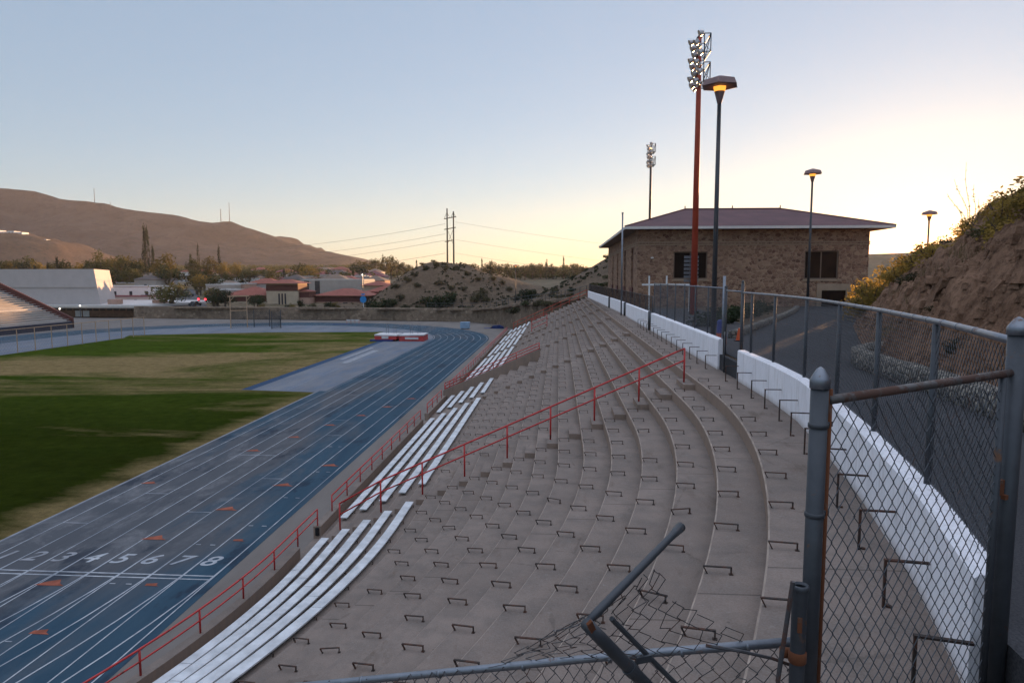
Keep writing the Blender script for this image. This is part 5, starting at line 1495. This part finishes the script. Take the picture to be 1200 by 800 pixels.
# hill bushes (backlit) right of the building
def bush_at(u, d, w_, h_, kind, lab, grp):
    X, Y, Zz = hillpt(u, d); return tree(kind, X, Y, w_, h_, lab, grp, Zz)
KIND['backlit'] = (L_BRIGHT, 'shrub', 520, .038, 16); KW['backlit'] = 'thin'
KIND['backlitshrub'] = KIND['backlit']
names_b = []
hr = random.Random(77)
bi = 0
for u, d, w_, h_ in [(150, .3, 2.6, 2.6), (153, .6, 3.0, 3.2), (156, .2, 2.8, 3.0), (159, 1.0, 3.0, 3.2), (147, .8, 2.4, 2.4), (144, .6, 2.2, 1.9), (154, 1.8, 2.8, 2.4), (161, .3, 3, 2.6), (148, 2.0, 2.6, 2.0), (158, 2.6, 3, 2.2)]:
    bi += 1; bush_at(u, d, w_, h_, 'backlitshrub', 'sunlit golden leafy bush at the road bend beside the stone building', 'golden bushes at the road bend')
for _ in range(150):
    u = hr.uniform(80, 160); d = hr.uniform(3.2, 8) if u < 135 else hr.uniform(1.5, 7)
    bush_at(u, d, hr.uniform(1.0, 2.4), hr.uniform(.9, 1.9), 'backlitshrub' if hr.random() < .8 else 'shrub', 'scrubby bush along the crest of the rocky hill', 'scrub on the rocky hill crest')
for _ in range(26):
    u = hr.uniform(40, 150); d = hr.uniform(.6, 5)
    bush_at(u, d, hr.uniform(.4, .9), hr.uniform(.3, .7), 'shrub', 'small scrub plant on the cut face of the rocky hill', 'small plants on the cut face')
# ocotillo
oc = thing('ocotillo', 'tall bare thorny stalks of an ocotillo against the bright sky', 'plant', hillpt(136, 4.0))
ox, oy, oz = oc.location
for (dx, dz, bend) in ((-1.6, 2.6, .3), (-1.2, 3.4, .5), (-.5, 4.4, .2), (.3, 3.2, .3), (.8, 2.4, .2), (-.9, 2.0, .3)):
    m1 = MB(); n = 8; pts = []
    for i in range(n + 1):
        q = i / n; pts.append((ox + dx * .7 * q + bend * math.sin(q * PI) * .4 + .06 * math.sin(q * 9 + dz), oy + .3 * dx * q, oz - .1 + dz * .72 * q))
    m1.tube(pts, [lerp(.016, .005, i / n) for i in range(n + 1)], 5)
    for i in range(26):
        q = hr.uniform(.2, 1); p = Vector(pts[int(q * n)]); p = p.lerp(Vector(pts[min(n, int(q * n) + 1)]), hr.random()); dv = Vector((hr.gauss(0, 1), hr.gauss(0, 1), hr.gauss(0, 1))).normalized() * .09
        s_ = dv.orthogonal().normalized() * .025; m1.add([p + s_, p - s_, p + dv], [(0, 1, 2)])
    m1.build('stalk', L_BUSH, oc)
# hedge beside the road kerb
hg = thing('hedge', 'dark clipped green hedge behind the pale stone kerb near the building', 'hedge', (12, 43, 8.8))
for i, (x, y) in enumerate(((8.6, 37.5), (10.0, 40.5), (11.0, 42.6), (12.0, 44.8), (13.4, 48), (7.6, 35), (14.6, 51))):
    m = crown_mesh('darkshrub', i % 3, L_DARK, 'shrub', 480, .05, 10)
    c = bpy.data.objects.new('crown', m); COL.objects.link(c); c.parent = hg; c.location = (x - 12, y - 43, -.1); c.scale = (2.8, 2.8, 1.5); c.rotation_euler = (0, 0, i)

mb = MB(); rg = random.Random(55)
for _ in range(2600):
    if rg.random() < .6: x, y = rg.uniform(-66, 4), rg.uniform(178, 250)
    else: x, y = rg.uniform(-8, 40), rg.uniform(108, 175)
    if y < wall_y(x) + 1 and x < 5: continue
    if nz(x * .06, y * .06, 4) < -.12: continue
    z = T_clip(x, y); s0 = rg.uniform(.25, .75)
    for k in range(7):
        dv = Vector((rg.gauss(0, 1), rg.gauss(0, 1), abs(rg.gauss(0, 1)))).normalized(); p = Vector((x, y, z)) + dv * s0 * .6; nn_ = (dv + Vector((rg.gauss(0, .5), rg.gauss(0, .5), rg.gauss(0, .5)))).normalized()
        u = nn_.orthogonal().normalized() * s0 * .5; v = nn_.cross(u); mb.add([p - u, p - v * .7, p + u, p + v * .7], [(0, 1, 2, 3)])
o = mb.build('scrub_tufts', L_BUSH); tag(o, 'low grey scrub tufts over the dry mounds', 'scrub', kind='stuff')
# far wood: two masses that read as one
def wood(name, lab, areas, mat, n, seed):
    rg = random.Random(seed); mb = MB()
    for _ in range(n):
        pa, pb, da, db = rg.choice(areas)
        d = rg.uniform(da, db); x = ppos(rg.uniform(pa, pb), d); z = T(x, d)
        h_ = rg.uniform(4, 8); w_ = h_ * rg.uniform(.5, .8)
        for k in range(16):
            dv = Vector((rg.gauss(0, 1), rg.gauss(0, 1), rg.gauss(0, 1))).normalized()
            p = Vector((x + dv.x * w_ * .5, d + dv.y * w_ * .5, z + h_ * .55 + dv.z * h_ * .45)); s = rg.uniform(.6, 1.1)
            nn_ = (dv + Vector((rg.gauss(0, .5), rg.gauss(0, .5), rg.gauss(0, .5)))).normalized(); u = nn_.orthogonal().normalized(); v = nn_.cross(u)
            mb.add([p - u * s, p - v * s * .7, p + u * s, p + v * s * .7], [(0, 1, 2, 3)])
    o = mb.build(name, mat); tag(o, lab, 'woodland', kind='stuff')
wood('far_woodland', 'hazy olive woodland between the houses below the mountain', [(-20, 202, 350, 900), (222, 440, 330, 950), (130, 430, 600, 1100)], L_OLIVE, 3400, 31)
wood('ridge_woodland', 'woodland along the skyline behind the mounds', [(430, 700, 490, 640), (600, 760, 480, 600)], L_OLIVE, 700, 32)
wood('golden_woodland', 'golden trees scattered among the far houses', [(-10, 202, 300, 700), (224, 440, 280, 700)], L_GOLD, 700, 33)  # same tree masses in the gold leaf colour

# ------------------------------------------------------------------ university buildings and the town
def hip(mb, x0, x1, y0, y1, z0, rise, ov=.8, ins=None):
    x0 -= ov; x1 += ov; y0 -= ov; y1 += ov
    i = ins if ins else min(x1 - x0, y1 - y0) / 2 - .05
    v = [(x0, y0, z0), (x1, y0, z0), (x1, y1, z0), (x0, y1, z0), (x0 + i, y0 + i, z0 + rise), (x1 - i, y0 + i, z0 + rise), (x1 - i, y1 - i, z0 + rise), (x0 + i, y1 - i, z0 + rise)]
    mb.add(v, [(3, 2, 1, 0), (0, 1, 5, 4), (1, 2, 6, 5), (2, 3, 7, 6), (3, 0, 4, 7), (4, 5, 6, 7)])
def ub(lab, x0, x1, y0, y1, z0, z1, wall, rise, windows=(), band=None, roof='terracotta', ov=1.0):
    t = thing('university_building', lab, 'building', ((x0 + x1) / 2, (y0 + y1) / 2, z0))
    m1 = MB(); m1.box((x0, y0, z0 - 2), (x1, y1, z1)); m1.build('wall', wall, t)
    m1 = MB(); hip(m1, x0, x1, y0, y1, z1 + .002, rise, ov); m1.build('roof', M[roof], t)
    if band:
        m1 = MB(); b0, b1 = band; m1.box((x0 - .06, y0 - .06, b0), (x1 + .06, y1 + .06, b1)); m1.build('band', M['redshutter'], t)
    for a, b, c, d in windows:
        m1 = MB(); m1.box((a, y0 - .09, c), (b, y0 - .002, d)); m1.build('window', M['glass'], t)
    return t
ub('cream tower building with three dark slit windows and a red hipped roof', -92.9, -82.6, 212, 220, 0, 9.4, M['cream'], 1.3, [(-89.0, -88.5, 2.2, 6.2), (-88.0, -87.5, 2.2, 6.2), (-87.0, -86.5, 2.2, 6.2)], (7.0, 9.0), ov=1.3)
ub('rose coloured wing right of the cream tower', -82.5, -79.4, 213, 219, 0, 6.8, M['pink'], .6, (), (4.9, 6.6), ov=.4)
ub('low red roofed wing left of the cream tower', -107, -93, 214, 226, 0, 5.6, M['cream'], 2.6, [(-103, -101.8, 1, 3), (-98, -96.8, 1, 3)], (3.6, 5.4))
ub('long red roofed wing between the cream tower and the dry mound', -79, -62, 218, 232, 0, 5.4, M['pink'], 2.3, [(-76, -75.2, .6, 3), (-70, -68.5, .4, 3.2)], (3.4, 5.2))
ub('red roofed block with sunlit side walls next to the dry mound', -67, -52, 236, 250, 1, 6.3, M['cream'], 2.8, [(-65, -64, 3, 4.6), (-60.5, -59, 3, 4.6)], (5.0, 6.2))
ub('red roofed pavilion with small lantern roof behind the long wing', -72, -62, 246, 256, 1, 8.4, M['cream'], 1.6, [], None)
t = thing('office_block', 'plain grey flat roofed block behind the red roofed buildings', 'building', (-85, 262, 3))
m1 = MB(); m1.box((-99, 256, 0), (-74, 272, 10.4)); m1.build('wall', M['greywall'], t)
m1 = MB(); m1.box((-98.8, 256.2, 10.402), (-74.2, 271.8, 10.6)); m1.build('roof', M['paleroof'], t)
for x in (-97.2, -93.0):
    m1 = MB(); m1.box((x, 255.9, 5), (x + 1.9, 255.99, 10)); m1.build('window', M['glass'], t)
hrn = random.Random(41)
def house(x, y, wx, wy, hz, wall, roof, lab, grp=None, flat=False, name='house', nwin=3, z=None):
    z = T(x, y) if z is None else z
    t = thing(name, lab, 'house' if name == 'house' else 'building', (x, y, z), grp)
    x0, x1, y0, y1 = x - wx / 2, x + wx / 2, y - wy / 2, y + wy / 2
    m1 = MB(); m1.box((x0, y0, z - 2.5), (x1, y1, z + hz)); m1.build('wall', wall, t)
    m1 = MB()
    if flat: m1.box((x0 - .15, y0 - .15, z + hz + .002), (x1 + .15, y1 + .15, z + hz + .35))
    else: hip(m1, x0, x1, y0, y1, z + hz + .002, min(wx, wy) * .22, .5)
    m1.build('roof', roof, t)
    for i in range(nwin):
        a = x0 + wx * (i + .5) / nwin
        m1 = MB(); m1.box((a - .55, y0 - .05, z + hz * .35), (a + .55, y0 - .004, z + hz * .75)); m1.build('window', M['glass'], t)
    return t
house(ppos(150, 245), 245, 30, 14, 6.4, M['white'], M['paleroof'], 'long white flat roofed shop block right of the sports hall', None, True, 'shop_block', 5, 1.5)
house(ppos(157, 232), 232, 27, 8, 3.6, M['gymwhite'], M['maroonflat'], 'low white block with a maroon roof edge beside the sports hall', None, True, 'shop_block', 4, 1.0)
house(ppos(150, 222), 222, 34, 6, 1.6, M['maroonflat'], M['maroonflat'], 'low maroon wall block just behind the pale flat roof', None, True, 'shop_block', 0, 1.0)
house(ppos(179, 262), 262, 9, 8, 7.5, M['greywall'], M['darkroof'], 'tall grey house with a dark roof above the white shop block', None, False, 'house', 1, 3)
house(ppos(184, 246), 246, 9, 8, 4.8, M['white'], M['paleroof'], 'small white block at the right end of the shop row', None, True, 'shop_block', 2, 1.6)
house(ppos(268, 240), 240, 11, 10, 5.0, M['greywall'], M['paleroof'], 'long grey flat roofed building right of the street', None, True, 'shop_block', 4)
house(ppos(276, 244), 244, 12, 10, 5.2, M['pink'], M['paleroof'], 'rose coloured flat roofed building right of the street behind the bushes', None, True, 'shop_block', 2)
house(ppos(270, 225), 225, 8, 8, 3.6, M['greywall'], M['paleroof'], 'low grey building just behind the bushy trees right of the street', None, True, 'shop_block', 2)
WALLS = [M['white'], M['cream'], M['greywall'], M['pink'], M['gymwhite']]; ROOFS = [M['terracotta'], M['darkroof'], M['paleroof'], M['maroonflat'], M['soffit']]
WN = ['white', 'cream', 'grey', 'rose', 'pale']; RN = ['red', 'dark', 'pale', 'maroon', 'brown']
for i in range(130):
    px = hrn.uniform(-8, 198) if i % 3 == 0 else (hrn.uniform(225, 440) if i % 3 == 1 else hrn.uniform(370, 445))
    d = (hrn.uniform(300, 620) if i % 3 else hrn.uniform(340, 640)) if i < 64 else hrn.uniform(255, 430)
    wi, ri = hrn.randrange(5), hrn.randrange(5)
    reg = 'far behind the sports hall' if px < 130 else 'far left of the street' if px < 205 else 'on the far slope right of the street' if px < 330 else 'on the hazy slope behind the red roofed buildings'
    house(ppos(px, d), d, hrn.uniform(8, 15), hrn.uniform(8, 11), hrn.uniform(3.2, 6.5), WALLS[wi], ROOFS[ri], 'small %s house with %s roof %s' % (WN[wi], RN[ri], reg), 'houses on the slope below the mountain, ' + WN[wi] + ' with ' + RN[ri] + ' roof ' + reg, ri == 2, 'house', 2)
# street going away uphill
mb = MB(); ya_, yb_ = 188, 560
cl = [(ppos(lerp(224, 208, ((1 / ya_) - (1 / y)) / ((1 / ya_) - (1 / yb_))), y), y) for y in [188, 195, 205, 220, 240, 270, 310, 360, 430, 500, 560]]
L_ = offset_pts(cl, -4.6); Rr_ = offset_pts(cl, 4.6)
fl = [(dens(L_, 6)), (dens(Rr_, 6))]
for i in range(len(fl[0]) - 1):
    a, b, c, d = fl[0][i], fl[1][i], fl[1][i + 1], fl[0][i + 1]
    zz = lambda p: T(p[0], p[1]) + .12
    mb.quad((*a, zz(a)), (*b, zz(b)), (*c, zz(c)), (*d, zz(d)))
struct('street', mb, M['street'])
def car(x, y, rz, mat, lab):
    z = T(x, y) + .13
    t = thing('parked_car', lab, 'car', (x, y, z)); t.rotation_euler = (0, 0, rz)
    def bl(name, mb, m): return mb.build(name, m, t, local=True)
    m1 = MB(); m1.sweep([[(px_, -.9, .35), (px_, -.9, h), (px_, .9, h), (px_, .9, .35)] for px_, h in ((-2.2, .75), (-2.1, .95), (-1.0, 1.0), (1.0, .98), (2.0, .85), (2.2, .65))]); bl('body', m1, mat)
    m1 = MB(); m1.sweep([[(px_, -.78, .96), (px_, -.68, h), (px_, .68, h), (px_, .78, .96)] for px_, h in ((-1.7, 1.0), (-1.0, 1.48), (.3, 1.5), (1.1, 1.0))]); bl('cabin', m1, M['glass'])
    for a in (-1.4, 1.4):
        for b in (-.82, .82):
            m1 = MB(); m1.tube([(a, b - .1, .33), (a, b + .1, .33)], .33, 10); bl('wheel', m1, M['black'])
for px, y, m, lab in ((213.5, 300, 'car2', 'silver car driving up the far street'), (216, 380, 'car1', 'dark car far up the street'), (229, 200, 'car1', 'dark car waiting at the bottom of the street'), (170, 237, 'car2', 'silver car parked beside the white shop block'), (176, 238, 'car1', 'dark car parked beside the white shop block'), (222, 252, 'car1', 'dark car parked at the left kerb of the street')):
    car(ppos(px, y), y, PI / 2, M[m], lab)
ts = thing('traffic_signal', 'traffic signals with two red lights over the street crossing', 'traffic light', (ppos(236, 215), 215, 2))
tx = ppos(236, 215); m1 = MB(); m1.tube([(tx + 4, 215, 2), (tx + 4, 215, 7.2)], .12, 6); m1.tube([(tx + 4, 215, 7), (tx - 3, 215, 7.2)], .08, 6); m1.build('mast', M['galvdark'], ts)
for px in (233, 241):
    x = ppos(px, 214.5); m1 = MB(); m1.box((x - .25, 214.6, 3.3), (x + .25, 214.95, 5.0)); s_ = m1.build('signal_head', M['black'], ts)
    m1 = MB(); m1.lathe([(.0, -.02), (.34, 0), (.34, .06), (.0, .08)], (0, 0, 0), 10, cap=False)
    mm = MB(); mm.add([(x + a, 214.55 + c * .3, 4.25 + b) for a, b, c in m1.v], m1.f); mm.build('red_lens', M['redlight'], s_)
def small_lamp(px, y, z0, zt, lab):
    x = ppos(px, y); t = thing('street_lamp', lab, 'street lamp', (x, y, z0))
    m1 = MB(); m1.tube([(x, y, z0), (x, y, zt)], .10, 6); m1.build('pole', M['galv'], t)
    m1 = MB(); m1.lathe([(.08, 0), (.2, .1), (.18, .3), (.04, .4)], (x, y, zt), 8); m1.build('lantern', M['lampwhite'], t)
small_lamp(425.5, 226, 2, 12.0, 'bright white street lamp above the red roofed buildings')
small_lamp(70, 181.6, 0, 2.4, 'white lamp near the far stand front wall'); small_lamp(94, 183, 0, 3.2, 'white lamp by the doors of the sports hall')
t = thing('round_sign', 'round bright blue sign on a pale post at the foot of the dry mound', 'sign', (ppos(426, 184), 184, 3))
x = ppos(426, 184); m1 = MB(); m1.tube([(x, 184, 2.5), (x, 184, 5.6)], .09, 6); m1.build('post', M['white'], t)
m1 = MB(); m1.lathe([(.9, -.03), (.9, .03)], (0, 0, 0), 16); mm = MB(); mm.add([(x + a, 183.85 + c, 5.3 + b * 1.05) for a, b, c in m1.v], m1.f); mm.build('face', M['bluesign'], t)
m1 = MB(); m1.box((x - .5, 183.82, 6.5), (x + .5, 183.88, 6.9)); m1.build('plate', M['bluesign'], t)
# fence posts along the top of the stone wall
t = thing('wall_fence', 'thin dark fence standing on the right part of the stone wall', 'fence', (-8, 150, 5))
for i in range(26):
    q = fine[int(len(fine) * (.52 + .48 * i / 26))]; m1 = MB(); m1.tube([(q[0], q[1] + .4, q[2] - .1), (q[0], q[1] + .4, q[2] + 1.3)], .05, 5); m1.build('post', M['galvdark'], t)
qs = [fine[int(len(fine) * (.52 + .48 * i / 26))] for i in range(26)]
m1 = MB(); m1.tube([(q[0], q[1] + .4, q[2] + 1.28) for q in qs], .035, 4); m1.tube([(q[0], q[1] + .4, q[2] + .6) for q in qs], .03, 4); m1.build('rail', M['galvdark'], t)

# ------------------------------------------------------------------ mountain and foothill
RIDGE = [(-2600, 150), (-1800, 225), (-1560, 240), (-1443, 238), (-1351, 235), (-1283, 215), (-1169, 205), (-1124, 192), (-1023, 174), (-911, 148), (-872, 146), (-833, 148), (-766, 130), (-679, 101), (-591, 80), (-482, 61), (-439, 46), (-400, 34), (-330, 24), (-200, 10), (300, 0)]
def mz(x, y):
    s = 1700 / max(y, 400)            # the ridge runs along a bearing, not a straight line
    r = plerp(RIDGE, x)
    g0 = 2 + .026 * (min(y, 1150) - 180)
    t = clamp((y - 1080) / (1700 - 1080)); prof = t ** 1.35 if y < 1700 else clamp(1 - (y - 1700) / 900)
    n = nz(x * .0045, y * .0045, 2) * 36 + nz(x * .012, y * .012, 4) * 22 + nz(x * .035, y * .035, 1) * 9 + nz(x * .09, y * .09, 6) * 2
    gul = -abs(nz(x * .008 + .3 * math.sin(y * .004), y * .0016, 9)) * 34
    n = n + gul
    return g0 * (1 - t * .9) + (r - 2) * prof + n * t * (1 - .78 * sstep(.75, 1, prof)) * min(1, r / 90)
mb = MB(); mx = frange(-2700, 500, 190); my = frange(1060, 1760, 84) + frange(1760, 2600, 14)[1:]
for y in my:
    for x in mx: mb.v.append((x, y, mz(x, y)))
nx = len(mx)
for j in range(len(my) - 1):
    for i in range(nx - 1):
        a = j * nx + i; mb.f.append((a, a + 1, a + nx + 1, a + nx)); mb.m.append(0)
struct('mountain', mb, M['mountain'], True)
FOOT = [(-1100, 60), (-900, 78), (-769, 74), (-744, 74), (-701, 67), (-671, 55), (-647, 44), (-626, 33), (-600, 18), (-560, 0)]
mb = MB(); fx = frange(-1100, -540, 100); fyy = frange(690, 1120, 60)
def fz(x, y):
    r = plerp(FOOT, x); t = bell((y - 900) / 210)
    return 2 + .026 * (y - 180) - 1.5 + max(0, r - 20) * t * (1 + .16 * nz(x * .02, y * .02, 3)) + 2.5 * t * nz(x * .05, y * .05, 1)
for y in fyy:
    for x in fx: mb.v.append((x, y, fz(x, y)))
nx = len(fx)
for j in range(len(fyy) - 1):
    for i in range(nx - 1):
        a = j * nx + i; mb.f.append((a, a + 1, a + nx + 1, a + nx)); mb.m.append(0)
struct('foothill', mb, M['foothill'], True)
for i, (x, y, wx, hz) in enumerate(((-764, 892, 13, 6), (-752, 893, 8, 3), (-742, 893, 9, 4), (-732, 894, 10, 3.5), (-692, 890, 4, 2))):
    house(x, y, wx, 12, hz, M['white'], M['paleroof'], ['tall white house on the foothill crest at the left edge', 'white house on the foothill crest, second from the left edge', 'white house on the foothill crest, third from the left edge', 'white house at the right end of the foothill crest row', 'tiny pale hut alone on the sloping foothill shoulder', 'pale house low on the sunlit foothill flank'][i], None, True, 'house', 2, fz(x, y) - 2.2)
for i, (px, y, h_, lab) in enumerate(((118, 1690, 44, 'tallest radio mast on the mountain ridge'), (136, 1690, 14, 'short radio mast right of the tallest one on the ridge'), (263, 1700, 34, 'lattice radio mast on the right shoulder of the mountain'), (273, 1700, 50, 'thin radio mast at the right of the lattice one'))):
    x = ppos(px, y); z = mz(x, y) - 3; m1 = MB(); m1.tube([(x, y, z), (x, y, z + h_)], [.9, .5], 5)
    if i == 2:
        for q in range(5): m1.tube([(x - 1.4, y, z + 8 + q * 6), (x + 1.4, y, z + 8 + q * 6)], .8, 5)
    o = m1.build('radio_mast', M['cable']); tag(o, lab, 'radio mast', 'radio masts on the mountain')

# ------------------------------------------------------------------ haze
HAZE = True
if HAZE:
    hz = MB(); hz.box((-2900, -120, -1.4), (1500, 2700, 262)); o = hz.build('haze', []) if False else None
    me = bpy.data.meshes.new('haze'); me.from_pydata(hz.v, [], hz.f); o = bpy.data.objects.new('haze', me); COL.objects.link(o); o['kind'] = 'stuff'
    hm = bpy.data.materials.new('haze'); hm.use_nodes = True; nt = hm.node_tree; nt.nodes.clear()
    ou = nt.nodes.new('ShaderNodeOutputMaterial'); pv = nt.nodes.new('ShaderNodeVolumePrincipled')
    pv.inputs['Color'].default_value = (.90, .86, .86, 1); pv.inputs['Density'].default_value = .000075; pv.inputs['Anisotropy'].default_value = .35
    nt.links.new(pv.outputs[0], ou.inputs[1]); me.materials.append(hm)
    tag(o, 'thin warm evening haze over the whole valley', 'haze')
